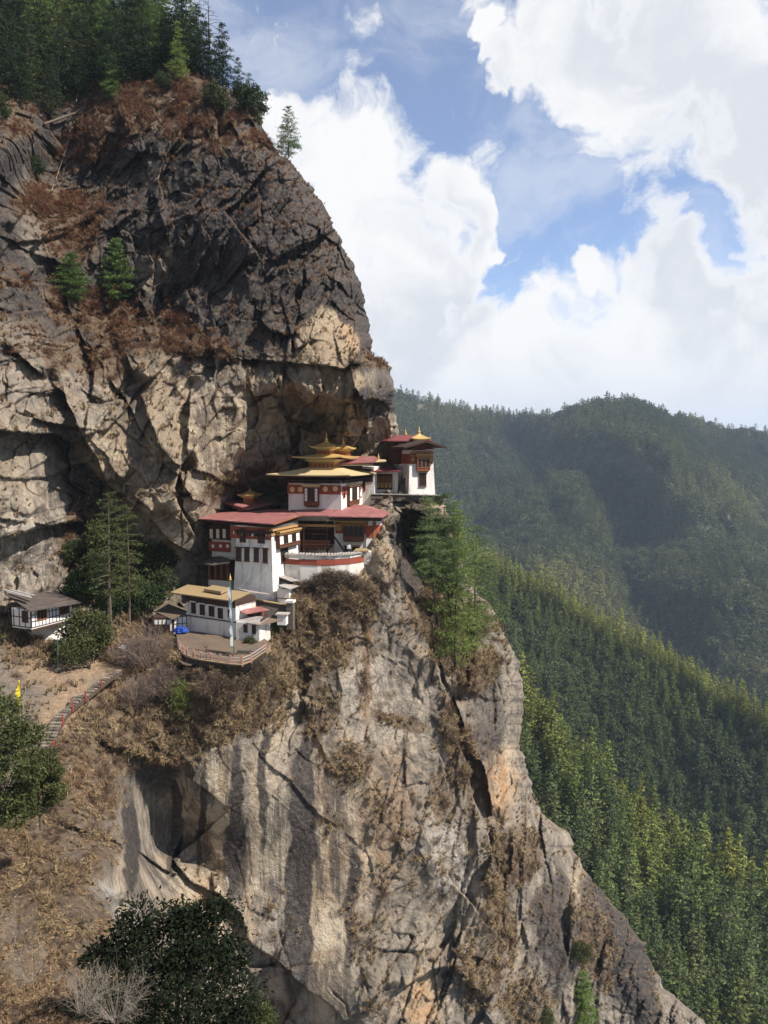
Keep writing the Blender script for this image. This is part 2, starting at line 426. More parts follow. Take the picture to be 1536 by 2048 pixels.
# ---- base depth
gx = np.arange(-180, 1600, 12.0); gy = np.arange(-160, 2210, 12.0)
GX, GY = np.meshgrid(gx, gy)
GD = base_d(GX, GY)
def bil(px, py):
    fx = np.clip((px - gx[0]) / 12.0, 0, len(gx) - 1.001); fy = np.clip((py - gy[0]) / 12.0, 0, len(gy) - 1.001)
    ix, iy = fx.astype(int), fy.astype(int); u, v = fx - ix, fy - iy
    return (GD[iy, ix] * (1 - u) * (1 - v) + GD[iy, ix + 1] * u * (1 - v) + GD[iy + 1, ix] * (1 - u) * v + GD[iy + 1, ix + 1] * u * v)
def cliff_depth(PX, PY, XR):
    D = bil(PX, PY)
    scale = D / 110.0
    # warped lookup so hand-placed edges run irregularly
    wx = PX + 7 * fbm(PX / 45, PY / 45, PX * 0, 3, 11) ; wy = PY + 7 * fbm(PX / 45, PY / 45, PX * 0, 3, 12)
    # flat, quiet places (courtyard, path, stair, under buildings)
    calm = np.zeros_like(D)
    for e in [(445, 1292, 110, 42, 3, .3), (150, 1345, 120, 26, -5, .5), (130, 1420, 70, 60, -50, .5), (100, 1480, 40, 40, 0, .5), (560, 1130, 190, 80, 0, .4), (650, 1010, 130, 60, 0, .4), (840, 985, 60, 22, 0, .4), (100, 1245, 70, 40, -5, .4), (350, 1240, 60, 30, 5, .4), (510, 1180, 100, 40, 0, .4)]:
        calm = np.maximum(calm, ell(PX, PY, *e))
    rough = np.ones_like(D)
    for e, k in [((430, 1690, 190, 220, 0, .4), .93), ((650, 1760, 100, 320, 0, .4), .9), ((800, 1620, 150, 320, 0, .5), .5), ((680, 680, 70, 70, 0, .4), .3), ((780, 1350, 90, 150, 0, .5), .5), ((1000, 1450, 60, 200, 0, .5), .5), ((1100, 1850, 50, 170, 0, .5), .6), ((90, 1750, 200, 260, 0, .5), .55), ((130, 60, 400, 170, 0, .5), .5), ((420, 860, 70, 110, 0, .5), .5), ((280, 880, 70, 100, 0, .5), .4), ((680, 680, 60, 60, 0, .5), .6)]:
        rough = rough * (1 - k * ell(PX, PY, *e))
    rough = rough * (1 - calm)
    pt = PN(PX, PY, D)
    X, Y, Z = pt[..., 0], pt[..., 1], pt[..., 2]
    qx = X + 2.2 * fbm(X / 9, Z / 9, Y * 0, 3, 21); qz = Z + 2.2 * fbm(X / 9, Z / 9, Y * 0, 3, 22)
    ca, sa = math.cos(0.35), math.sin(0.35)
    rx, rz = ca * qx - sa * qz, sa * qx + ca * qz
    mid = np.maximum(ell(PX, PY, 300, 880, 420, 220, 0, .4), .6 * ell(PX, PY, 350, 480, 420, 240, 0, .4))
    f1, e1 = facets(rx / 9.0, rz / 15.0, 31, 1.3, True); f2, e2 = facets(rx / 3.6, rz / 6.0, 32, 1.4, True)
    jn = sstep(-.1, .35, fbm(X / 7, Z / 7, Y / 7, 3, 39))
    disp = (1.9 + 1.5 * mid) * f1 + (0.95 + .55 * mid) * f2 + (.45 * np.exp(-(e1 / .035) ** 2) + .30 * np.exp(-(e2 / .05) ** 2)) * (.15 + jn) + 0.42 * facets(rx / 1.5, rz / 2.2, 33, 1.5)
    disp = disp + 1.0 * fbm(X / 8, Z / 10, Y / 8, 4, 34) + 0.22 * fbm(X / 2.2, Z / 3, Y / 3, 4, 35, 0.6, True) + 0.5 * facets(rx / 2.4 + 7, rz / 7.5, 38, 1.2) + 0.14 * fbm(X / .7, Z / .7, Y / .7, 2, 36)
    D = D + disp * rough * np.minimum(scale, 1.2)
    D = D + 0.12 * calm * fbm(X / 2, Z / 2, Y / 2, 3, 37)
    # hand placed edges: rock on the side of q stands proud by h and tapers over L pixels
    STEPS = [
     ([(335,1528),(375,1580),(405,1615),(420,1680),(424,1735)], (520,1620), 1.3, 110),
     ([(262,1700),(290,1712),(338,1742),(345,1720),(380,1760),(440,1788),(480,1830),(500,1890),(560,1925),(600,1965),(660,2010),(710,2070)], (560,1740), 1.9, 140),
     ([(190,1465),(260,1502),(320,1518),(360,1546)], (300,1420), 2.4, 50),
     ([(470,1510),(500,1545),(560,1600),(600,1640),(665,1692)], (450,1640), 0.4, 50),
     ([(525,1478),(520,1510),(575,1560),(610,1600),(680,1660)], (700,1560), 0.4, 50),
     ([(600,1310),(625,1345),(605,1400),(622,1440)], (660,1400), 1.5, 50),
     ([(855,1280),(898,1400),(928,1520),(948,1600),(985,1700),(990,1800)], (840,1480), 7.5, 75),
     ([(905,1390),(935,1470),(975,1560),(985,1640)], (1010,1420), 4.5, 60),
     ([(785,1990),(830,1958),(865,1935),(905,1930),(940,1960),(962,2000)], (880,1870), 2.8, 60),
     ([(1060,1690),(1120,1735),(1146,1770),(1152,1850),(1140,1930),(1110,2010)], (1080,1850), 3.0, 60),
     ([(1165,1745),(1230,1850),(1300,1960)], (1150,1900), 1.2, 60),
     ([(585,790),(640,788),(700,802),(745,796),(792,806)], (680,745), 6.5, 55),
     ([(430,712),(520,718),(600,730),(690,736),(747,720)], (600,680), 2.2, 50),
     ([(590,735),(640,640),(660,600),(705,640),(700,735)], (560,600), 0.8, 40),
     ([(95,760),(130,790),(165,870),(220,970),(300,1035),(345,1085),(405,1115)], (320,900), 4.2, 110),
     ([(215,745),(245,790),(270,835),(300,890),(322,915)], (200,850), -1.8, 40),
     ([(275,775),(300,840),(325,900),(345,925),(375,935)], (360,830), 4.0, 90),
     ([(382,770),(378,850),(374,925)], (450,850), 3.2, 90),
     ([(262,975),(300,1020),(330,1030)], (320,960), 3.0, 60),
     ([(325,925),(360,955),(385,1000),(420,1010)], (400,940), 2.6, 60),
     ([(490,790),(495,850),(492,930)], (440,860), 2.6, 60),
     ([(787,1015),(795,1060),(785,1110),(800,1150),(840,1190)], (740,1100), 8.0, 60),
     ([(795,1015),(845,1025),(880,1060)], (850,985), 3.5, 40),
     ([(300,370),(340,480),(300,540),(260,600)], (420,470), 1.6, 120),
     ([(480,190),(520,280),(560,310)], (540,260), 1.5, 60),
     ([(60,1045),(110,1055),(118,1075)], (80,1000), 2.0, 50),
     ([(560,800),(575,860),(590,920)], (530,860), 2.4, 50),
     ([(600,600),(585,680),(580,740)], (540,660), 2.0, 60),
     ([(705,600),(742,640)], (720,590), 2.5, 40),
     ([(690,735),(705,790),(690,820)], (740,770), 2.6, 50),
     ([(150,640),(190,730),(180,800)], (230,720), 3.0, 60),
     ([(630,850),(700,870),(760,860)], (690,830), 2.2, 30),
     ([(700,1500),(760,1600),(740,1700)], (690,1620), 1.2, 50),
     ([(870,1480),(900,1600),(880,1700)], (840,1600), 1.6, 50),
     ([(840,1640),(900,1760),(960,1830)], (840,1760), 1.5, 60),
     ([(40,230),(55,300),(45,420),(20,470)], (10,330), 3.5, 60),
     ([(100,600),(200,640),(330,660),(430,700)], (300,560), -2.0, 70),
     ([(180,410),(300,420),(420,390)], (300,350), -1.5, 60),
     ([(240,290),(350,270),(460,290),(560,320)], (400,240), -1.4, 50),
     ([(225,1590),(250,1650),(262,1700),(258,1790),(240,1815)], (180,1700), 6.0, 80),
    ]
    for pts, q, h, L in STEPS:
        d, m = polydist(wx, wy, pts, q)
        # fade the step out towards the ends of the line
        e = np.minimum(np.hypot(wx - pts[0][0], wy - pts[0][1]), np.hypot(wx - pts[-1][0], wy - pts[-1][1]))
        fade = np.where(d < 1e8, sstep(0, 35, e), 1)
        D = D - np.where(m, h * np.exp(-(d / L) ** 1.3), 0.0) * fade * (1 - .8 * calm) + np.where(m, 0.0, 0.12 * min(1, abs(h)) * np.exp(-(d / 3.0) ** 2)) * fade
    for pts, q, h, L in []: pass
    # cracks
    CR = [[(560,780),(552,850),(565,930)],[(690,740),(700,800)],[(620,735),(612,790)],[(745,1990),(800,1900),(790,1800)],[(950,1250),(970,1330),(985,1400)],
          [(1000,1260),(990,1350),(1012,1440)],[(650,1960),(690,2010),(700,2060)],[(720,1930),(735,2000),(760,2040)],[(690,500),(640,600),(610,660)],[(480,430),(520,520),(505,620)],
          [(395,780),(420,860)],[(250,860),(275,940)],[(1060,1700),(1050,1800)],[(560,1720),(600,1680)],[(700,1150),(730,1260),(735,1400)],[(640,400),(600,450),(610,520)]]
    for pts in CR:
        d, m = polydist(wx, wy, pts, (0, 0))
        e = np.minimum(np.hypot(wx - pts[0][0], wy - pts[0][1]), np.hypot(wx - pts[-1][0], wy - pts[-1][1]))
        D = D + 0.38 * np.exp(-(d / 2.0) ** 2) * sstep(0, 30, e) * (.4 + .6 * (vnoise(PX / 14, PY / 14, PX * 0, 77) > -.2))
    # round the right-hand silhouette back
    W = np.interp(PY, [-100, 170, 320, 700, 800, 985, 992, 1200, 1400, 1700, 2050], [40, 60, 90, 60, 25, 14, 10, 60, 45, 80, 90])
    R = np.interp(PY, [-100, 170, 320, 700, 800, 985, 992, 1200, 1400, 1700, 2050], [10, 8, 10, 9, 5, 2, 3, 8, 8, 9, 10])
    e = np.clip(1 - (XR - PX) / W, 0, 1)
    D = D + R * (1 - np.sqrt(np.maximum(0, 1 - e * e)))
    return D
XR = np.repeat(xr[:, None], COLS, 1)
CD = cliff_depth(PX, PY, XR)
# wrap back behind the silhouette
bk = np.arange(1, BACK + 1)
PXb = xr[:, None] - 3.0 * bk[None] ** 1.35
PYb = np.repeat(py_r[:, None], BACK, 1)
CDb = CD[:, -1:] + 1.2 * bk[None] ** 1.55
PXa = np.concatenate([PX, PXb], 1); PYa = np.concatenate([PY, PYb], 1); CDa = np.concatenate([CD, CDb], 1)
V = PN(PXa, PYa, CDa)
def surf(px, py):
    """a point on the cliff seen in this direction"""
    i = float(np.clip((py - py_r[0]) / (py_r[1] - py_r[0]), 0, ROWS - 1.001)); r = int(i)
    c = float(np.clip((px + 170) / (xr[r] + 170) * (COLS - 1), 0, COLS - 1))
    return P(px, py, float(CD[int(round(i)), int(round(c))]))
# ---- surface zones
pxw = PXa + 20 * fbm(PXa / 70, PYa / 70, PXa * 0, 4, 51); pyw = PYa + 26 * fbm(PXa / 70, PYa / 70, PXa * 0, 4, 52)
def zone(lst):
    m = np.zeros_like(PXa)
    for e in lst:
        k = e[6] if len(e) > 6 else 1.0
        m = np.maximum(m, k * ell(pxw, pyw, *e[:6]))
    return m
dark = zone([(300,420,440,290,0,.35,.86),(620,520,160,220,0,.4,1.),(560,450,260,260,25,.4),(400,350,300,160,0,.5,.85),(250,480,200,200,0,.5,.6),(460,640,200,70,5,.5,.9),(700,600,60,140,0,.4),(730,680,40,70,0,.4),(520,280,80,80,30,.4),(760,790,50,60,0,.5,.55),  # varnish and stains; gully, cleft and under-overhang ellipses paint shade into the colour
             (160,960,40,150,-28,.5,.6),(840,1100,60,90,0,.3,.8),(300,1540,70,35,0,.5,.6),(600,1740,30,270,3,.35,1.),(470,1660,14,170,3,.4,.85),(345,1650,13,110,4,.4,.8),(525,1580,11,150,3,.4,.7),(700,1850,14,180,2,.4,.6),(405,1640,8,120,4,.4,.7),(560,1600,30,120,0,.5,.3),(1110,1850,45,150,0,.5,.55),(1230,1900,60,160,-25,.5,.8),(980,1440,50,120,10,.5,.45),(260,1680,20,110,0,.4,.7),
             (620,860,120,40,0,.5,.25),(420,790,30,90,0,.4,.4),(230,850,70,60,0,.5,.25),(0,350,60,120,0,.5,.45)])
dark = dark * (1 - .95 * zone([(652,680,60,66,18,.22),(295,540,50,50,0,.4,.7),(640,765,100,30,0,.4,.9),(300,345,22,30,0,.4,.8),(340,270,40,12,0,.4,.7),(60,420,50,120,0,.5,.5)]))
tan = zone([(440,1700,13,180,3,.4,.9),(500,1720,12,200,3,.4,.7),(645,1790,26,240,2,.35,1.),(652,680,60,66,18,.25,1.),(650,680,62,70,20,.3),(640,770,90,40,0,.4,.8),(330,840,90,130,-10,.5,.6),(450,880,60,110,0,.5,.6),(270,950,90,120,-20,.5,.7),(350,1000,90,50,30,.5,.6),(700,880,90,50,0,.5,.45),(745,1120,45,80,0,.4,.9),(560,1390,30,110,10,.5,.6),(680,1750,40,260,2,.5,.55),(1000,1560,40,70,0,.4,1.),(1155,1790,14,50,0,.3,1.),
            (850,2010,40,60,10,.4,.9),(395,1800,50,60,35,.4,.9),(880,1030,30,90,0,.4,.8),(245,1760,18,80,5,.3,.8),(560,800,60,120,0,.5,.3)])
orange = zone([(1000,1570,36,60,0,.5,.9),(730,1340,16,120,2,.6,.7),(770,1650,50,140,10,.6,.4),(410,1820,50,50,35,.5,.6),(700,650,22,60,8,.5,.5),(845,1120,30,80,0,.5,.6),(850,2020,26,60,10,.5,.6),(660,1540,60,60,0,.6,.3),(600,930,80,40,0,.5,.3)])
streak = zone([(440,1680,180,230,0,.4),(650,1720,90,320,0,.4),(430,850,70,110,0,.4,.9),(230,800,60,90,0,.5,.8),(60,1090,110,110,0,.5,1.),(290,960,50,80,0,.5,.5),(60,540,80,100,0,.5,.5),(300,560,100,80,0,.5,.5),(840,1100,60,100,0,.4,.7),(880,1330,40,120,20,.5,.8),(570,1400,60,120,10,.5,.8),(1000,1500,60,140,0,.5,.6),(900,1650,60,160,0,.5,.5),(1110,1850,60,160,0,.5,.6)])
VEG = [(290,205,150,50,-12,.5,1.),(200,270,120,45,-15,.5,1.),(400,240,110,40,0,.5,.8),(470,280,90,22,12,.5,.7),(120,420,90,50,5,.5,1.),(130,480,60,50,0,.5,.8),(200,620,120,45,12,.5,1.),(310,665,130,45,15,.5,1.),(430,690,60,22,10,.5,.8),(210,720,60,55,30,.5,.7),(140,720,60,40,0,.5,.6),
       (480,960,80,20,-32,.4,.9),(660,1205,105,50,0,.5,1.),(610,1275,90,80,0,.5,1.),(730,1190,50,36,0,.5,.8),(560,1330,80,60,0,.5,.9),(450,1400,120,80,0,.5,1.),(300,1430,110,85,0,.5,1.),(270,1310,90,70,0,.5,1.),(640,1420,40,70,10,.5,.5),(700,1530,50,40,0,.5,.65),(800,1445,70,16,15,.5,.7),(730,1340,16,120,0,.5,.5),
       (780,1620,90,60,30,.5,.42),(740,1830,60,140,10,.5,.36),(950,1330,50,50,0,.5,1.),(915,1490,30,110,-12,.5,.8),(1030,1705,50,50,0,.5,.95),(1000,1830,40,130,0,.5,.6),(960,1960,60,80,0,.5,.5),(850,1760,60,90,0,.5,.35),(1190,1900,40,90,-10,.5,.6),(1050,2000,70,60,0,.5,.55),(870,1225,50,60,30,.5,1.),(900,1290,50,50,30,.5,1.),(950,1240,50,40,0,.5,.8),(1010,1270,30,40,30,.5,.4),
       (110,1330,100,50,0,.4,.55),(60,1290,70,60,0,.5,.8),(160,1480,90,80,0,.5,.9),(150,1570,90,90,0,.5,1.),(90,1700,130,90,0,.5,1.),(60,1850,150,130,0,.5,1.),(80,2030,220,120,0,.5,1.),(230,1480,60,80,0,.5,.8),(10,560,60,30,0,.5,.4),(60,690,60,40,0,.5,.4),(560,900,60,20,20,.5,.3),(750,728,40,14,10,.4,.9),(180,1090,60,90,0,.5,.9),(330,1500,80,40,0,.5,.8),(30,240,40,40,0,.5,.6),
       (130,60,420,150,0,.4,1.),(670,1640,30,40,0,.5,.4),(880,1580,30,60,0,.5,.5),(760,1990,60,60,0,.5,.3),(210,1270,80,50,0,.5,.8)]
veg = zone(VEG)
earth = np.maximum.reduce([ell(PXa, PYa, 445, 1292, 95, 36, 3, .2), ell(pxw, pyw, 150, 1345, 110, 22, -6, .4), ell(PXa, PYa, 130, 1420, 70, 40, -50, .4)])
pale = zone([(150,1660,50,70,0,.4,.9),(210,1800,40,50,0,.5,.6),(60,1080,90,90,0,.5,.3),(900,1720,50,90,-10,.5,.5),(740,1380,60,110,0,.5,.25),(240,1870,60,60,0,.4,.6),(560,1880,40,120,5,.5,.2)])

def cliff_material():
    m, t, b = new_mat("cliff_rock")
    g = t.node('ShaderNodeNewGeometry'); pos = g.outputs['Position']
    ns = t.node('ShaderNodeSeparateXYZ'); t.put(ns.inputs[0], g.outputs['Normal'])
    nb = t.noise(pos, 0.09, 7, 0.62, 0.3); nm = t.noise(pos, 0.45, 8, 0.66, 0.4); nf = t.noise(pos, 2.2, 7, 0.68)
    grey = t.mix(t.rng(nm, .34, .66), (0.115, 0.097, 0.08, 1), (0.295, 0.25, 0.20, 1))
    tanc = t.mix(t.rng(nm, .32, .66), (0.25, 0.182, 0.118, 1), (0.45, 0.36, 0.25, 1))
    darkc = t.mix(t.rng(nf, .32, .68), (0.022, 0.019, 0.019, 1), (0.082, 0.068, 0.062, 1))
    c = t.mix(t.math('ADD', t.attr('tan'), t.math('MULTIPLY', t.rng(nb, .48, .62), 0.35), clamp=True), grey, tanc)
    c = t.mix(t.math('MULTIPLY', t.attr('orange'), t.rng(nm, .36, .6)), c, (0.40, 0.21, 0.085, 1))
    # water streaks
    sv = t.noise(t.mapping(pos, scale=(1.15, 1.15, 0.035)), 1.0, 5, 0.62, 0.25)
    sv2 = t.noise(t.mapping(pos, scale=(2.6, 2.6, 0.07), loc=(9, 3, 1)), 1.0, 5, 0.6, 0.3)
    sa = t.attr('streak')
    sb = t.noise(t.mapping(pos, scale=(.30, .30, 0.010), loc=(3, 5, 7)), 1.0, 4, 0.55, 0.15)
    c = t.mix(t.math('MULTIPLY', sa, t.rng(sb, .50, .60, 0, .85)), c, (0.085, 0.068, 0.056, 1))
    c = t.mix(t.math('MULTIPLY', sa, t.rng(sb, .46, .38, 0, .75)), c, (0.46, 0.38, 0.28, 1))
    c = t.mix(t.math('MULTIPLY', sa, t.rng(sv, .53, .64, 0, .7)), c, (0.075, 0.062, 0.053, 1))
    c = t.mix(t.math('MULTIPLY', sa, t.rng(sv2, .57, .67, 0, .55)), c, (0.50, 0.45, 0.375, 1))
    # dark varnish and painted-in shade of recesses, with broken edges
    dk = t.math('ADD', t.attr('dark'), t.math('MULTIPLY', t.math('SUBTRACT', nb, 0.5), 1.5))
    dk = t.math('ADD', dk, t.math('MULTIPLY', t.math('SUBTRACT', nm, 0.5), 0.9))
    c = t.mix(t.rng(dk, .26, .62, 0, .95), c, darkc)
    # lichen and fresh chips
    c = t.mix(t.rng(t.noise(pos, 1.3, 8, 0.7, 0.6), .60, .70, 0, .55), c, (0.42, 0.385, 0.33, 1))
    c = t.mix(t.rng(t.noise(t.mapping(pos, loc=(4, 8, 2)), 0.8, 8, 0.7, 0.8), .585, .68, 0, .75), c, (0.065, 0.055, 0.048, 1))
    pl = t.math('MULTIPLY', t.attr('pale'), t.rng(nm, .42, .60))
    c = t.mix(pl, c, (0.46, 0.43, 0.39, 1))
    # dry grass litter and soil on ledges and plant covered patches
    soil = t.mix(t.rng(nf, .3, .7), (0.05, 0.034, 0.024, 1), (0.20, 0.145, 0.09, 1))
    soil = t.mix(t.rng(t.noise(pos, 0.6, 6, .6), .45, .65), soil, (0.11, 0.066, 0.04, 1))
    va = t.math('ADD', t.attr('veg'), t.math('MULTIPLY', t.math('SUBTRACT', nm, 0.5), 1.6))
    led = t.rng(ns.outputs[2], .35, .75, 0, .55)
    c = t.mix(t.math('MAXIMUM', t.rng(va, .30, .62, 0, .9), t.math('MULTIPLY', led, t.rng(nm, .4, .6))), c, soil)
    dirt = t.mix(t.rng(nf, .3, .7), (0.20, 0.135, 0.085, 1), (0.33, 0.24, 0.16, 1))
    c = t.mix(t.attr('earth'), c, dirt)
    gr = t.math('MULTIPLY_ADD', t.noise(pos, 6.0, 6, .75), 0.9, 0.55)
    cs = t.vmath('SCALE', c); t.put(cs.node.inputs['Scale'], gr); c = cs
    t.put(b.inputs['Base Color'], c)
    b.inputs['Roughness'].default_value = 0.9
    h = t.math('MULTIPLY', t.noise(pos, 0.9, 10, 0.68, 0.4), 1.0)
    vd = t.node('ShaderNodeTexVoronoi', feature='DISTANCE_TO_EDGE')
    wn = t.node('ShaderNodeTexNoise'); t.put(wn.inputs['Vector'], pos); wn.inputs['Scale'].default_value = 0.8; wn.inputs['Detail'].default_value = 6
    ww = t.vmath('SCALE', wn.outputs['Color']); ww.node.inputs['Scale'].default_value = 1.6
    t.put(vd.inputs['Vector'], t.vmath('ADD', t.mapping(pos, scale=(1, 1, .6)), ww)); vd.inputs['Scale'].default_value = 0.42
    h = t.math('ADD', h, t.math('MULTIPLY', t.rng(vd.outputs['Distance'], 0.0, 0.03, -0.16, 0.0), t.rng(t.math('SUBTRACT', nb, t.math('MULTIPLY', t.math('MAXIMUM', t.attr('veg'), t.attr('earth')), .5)), .48, .56)))
    bn = t.node('ShaderNodeBump'); bn.inputs['Strength'].default_value = 1.0; bn.inputs['Distance'].default_value = 0.75
    t.put(bn.inputs['Height'], h); t.l.new(bn.outputs[0], b.inputs['Normal'])
    return m
me = np_mesh("cliff", V.reshape(-1, 3), grid_faces(ROWS, COLS + BACK), smooth=False)
for nm_, arr in (("dark", dark), ("tan", tan), ("orange", orange), ("streak", streak), ("veg", veg), ("earth", earth), ("pale", pale)):
    a = me.attributes.new(nm_, 'FLOAT', 'POINT'); a.data.foreach_set('value', np.ascontiguousarray(arr.ravel(), np.float32))
me.materials.append(cliff_material())
cliff = tag(link(bpy.data.objects.new("cliff", me)), kind='structure')

# ================================================================== FORESTED RIDGES BEYOND
def hill_material(name, c1, c2):
    m, t, b = new_mat(name)
    pos = t.node('ShaderNodeNewGeometry').outputs['Position']
    c = t.mix(t.rng(t.noise(pos, 0.02, 8, .65), .4, .62), c1 + (1,), c2 + (1,))
    t.put(b.inputs['Base Color'], c)
    return m
def hill(name, ctrl, crest, x0, x1, step, ybot, back, rel, mat, seed, lift=0.0):
    f = tps(ctrl)
    pxs = np.arange(x0, x1 + 1, step)
    cr = np.interp(pxs, [c[0] for c in crest], [c[1] for c in crest]) + lift
    n = int((ybot - cr.min()) / step)
    t = np.arange(n)
    PYh = cr[:, None] + t[None] * step; PXh = np.repeat(pxs[:, None], n, 1)
    Dh = f(PXh, PYh)
    pt = PN(PXh, PYh, Dh)
    k = rel[0]
    fade = sstep(0, 60, PYh - cr[:, None])
    Dh = Dh + rel[1] * fbm(pt[..., 0] / k, pt[..., 2] / k, pt[..., 1] * 0, 5, seed, 0.5, True) * fade
    top = PN(PXh[:, :1], PYh[:, :1], Dh[:, :1])
    j = np.arange(back[0], 0, -1.0)
    bk_ = top + np.stack([0 * j, j * back[1], -j * back[2]], -1)[None]
    Vh = np.concatenate([bk_, PN(PXh, PYh, Dh)], 1)
    me = np_mesh(name, Vh.reshape(-1, 3), grid_faces(len(pxs), Vh.shape[1]), smooth=True)
    me.materials.append(mat)
    tag(link(bpy.data.objects.new(name, me)), kind='structure')
    return Vh
hm1 = hill_material("forest_floor", (0.035, 0.04, 0.02), (0.10, 0.085, 0.05))
hm2 = hill_material("mountain_floor", (0.045, 0.05, 0.027), (0.10, 0.09, 0.06))
R1C = [(840,1150),(940,1290),(1050,1450),(1150,1570),(1250,1645),(1350,1720),(1430,1800),(1536,1870),(1760,2020)]
R1V = hill("near_ridge", [(840,1150,335),(840,1600,270),(940,1350,315),(1050,1450,302),(1250,1645,290),(1430,1800,282),(1536,1870,275),(1760,2020,262),(1050,1700,262),(1250,1850,252),(1400,2040,218),(1536,2040,240),(1250,2250,185),(1700,2250,225),(950,1800,240),(1000,2250,180)],
           R1C, 840, 1760, 5, 2300, (8, 10, 9), (40, 9), hm1, 71)
R2C = [(740,1010),(900,1090),(960,1140),(1000,1158),(1100,1208),(1200,1272),(1300,1315),(1400,1392),(1536,1458),(1800,1580)]
R2V = hill("middle_ridge", [(740,1010,720),(740,1300,600),(900,1090,660),(1000,1158,620),(1200,1272,575),(1400,1392,520),(1536,1458,480),(1800,1580,430),(1000,1400,520),(1200,1560,470),(1400,1740,420),(1536,1850,385),(1800,2000,350),(900,1300,560),(1100,1900,400)],
           R2C, 740, 1800, 5, 1980, (10, 14, 9), (90, 22), hm1, 72)
MC = [(300,815),(500,790),(700,770),(770,787),(800,790),(850,806),(950,830),(1050,838),(1110,840),(1150,820),(1200,810),(1280,810),(1340,842),(1400,852),(1450,866),(1536,872),(1800,900)]
MV = hill("far_mountain", [(300,815,1600),(300,1150,1200),(500,795,1680),(500,1250,1080),(700,780,1700),(850,806,1800),(950,830,1900),(1050,838,1850),(1200,812,1620),(1280,812,1620),(1400,852,1850),(1536,872,1750),(1800,900,1600),
                           (1180,900,1480),(1130,1000,1340),(1080,1100,1200),(960,900,1720),(930,1020,1500),(860,950,1560),(800,900,1600),(900,1130,1250),
                           (1350,900,1440),(1420,1030,1240),(1480,1180,1060),(1540,1300,960),(1250,980,1450),(1280,1120,1230),(1330,1250,1060),(1500,930,1640),(1560,1020,1450),(1700,1100,1250),
                           (1000,1250,1060),(1200,1350,960),(1400,1450,880),(1700,1450,830),(800,1250,1100)],
          MC, 300, 1800, 5, 1520, (10, 30, 16), (260, 120), hm2, 73)
# the valley bottom reaches the horizon below everything
gv = MB(); gv.poly([(-1500, -200, -420), (3500, -200, -420), (3500, 6000, -420), (-1500, 6000, -420)])
vg = gv.build("valley_ground", hm1); tag(vg, kind='structure')

# unseen hillside added behind the viewpoint to block low sky light
hx = np.linspace(-260, 420, 60); hy = np.linspace(-14, -420, 50)
HX, HY = np.meshgrid(hx, hy)
HZ_ = -9 + (-14 - HY) * .66 + 9 * fbm(HX / 40, HY / 40, HX * 0, 4, 74) * sstep(0, 60, -14 - HY) - np.maximum(0, HX - 40) * .35
me = np_mesh("unseen_hillside", np.stack([HX, HY, HZ_], -1).reshape(-1, 3), grid_faces(50, 60), smooth=True); me.materials.append(hm1)
tag(link(bpy.data.objects.new("unseen_hillside", me)), kind='structure')
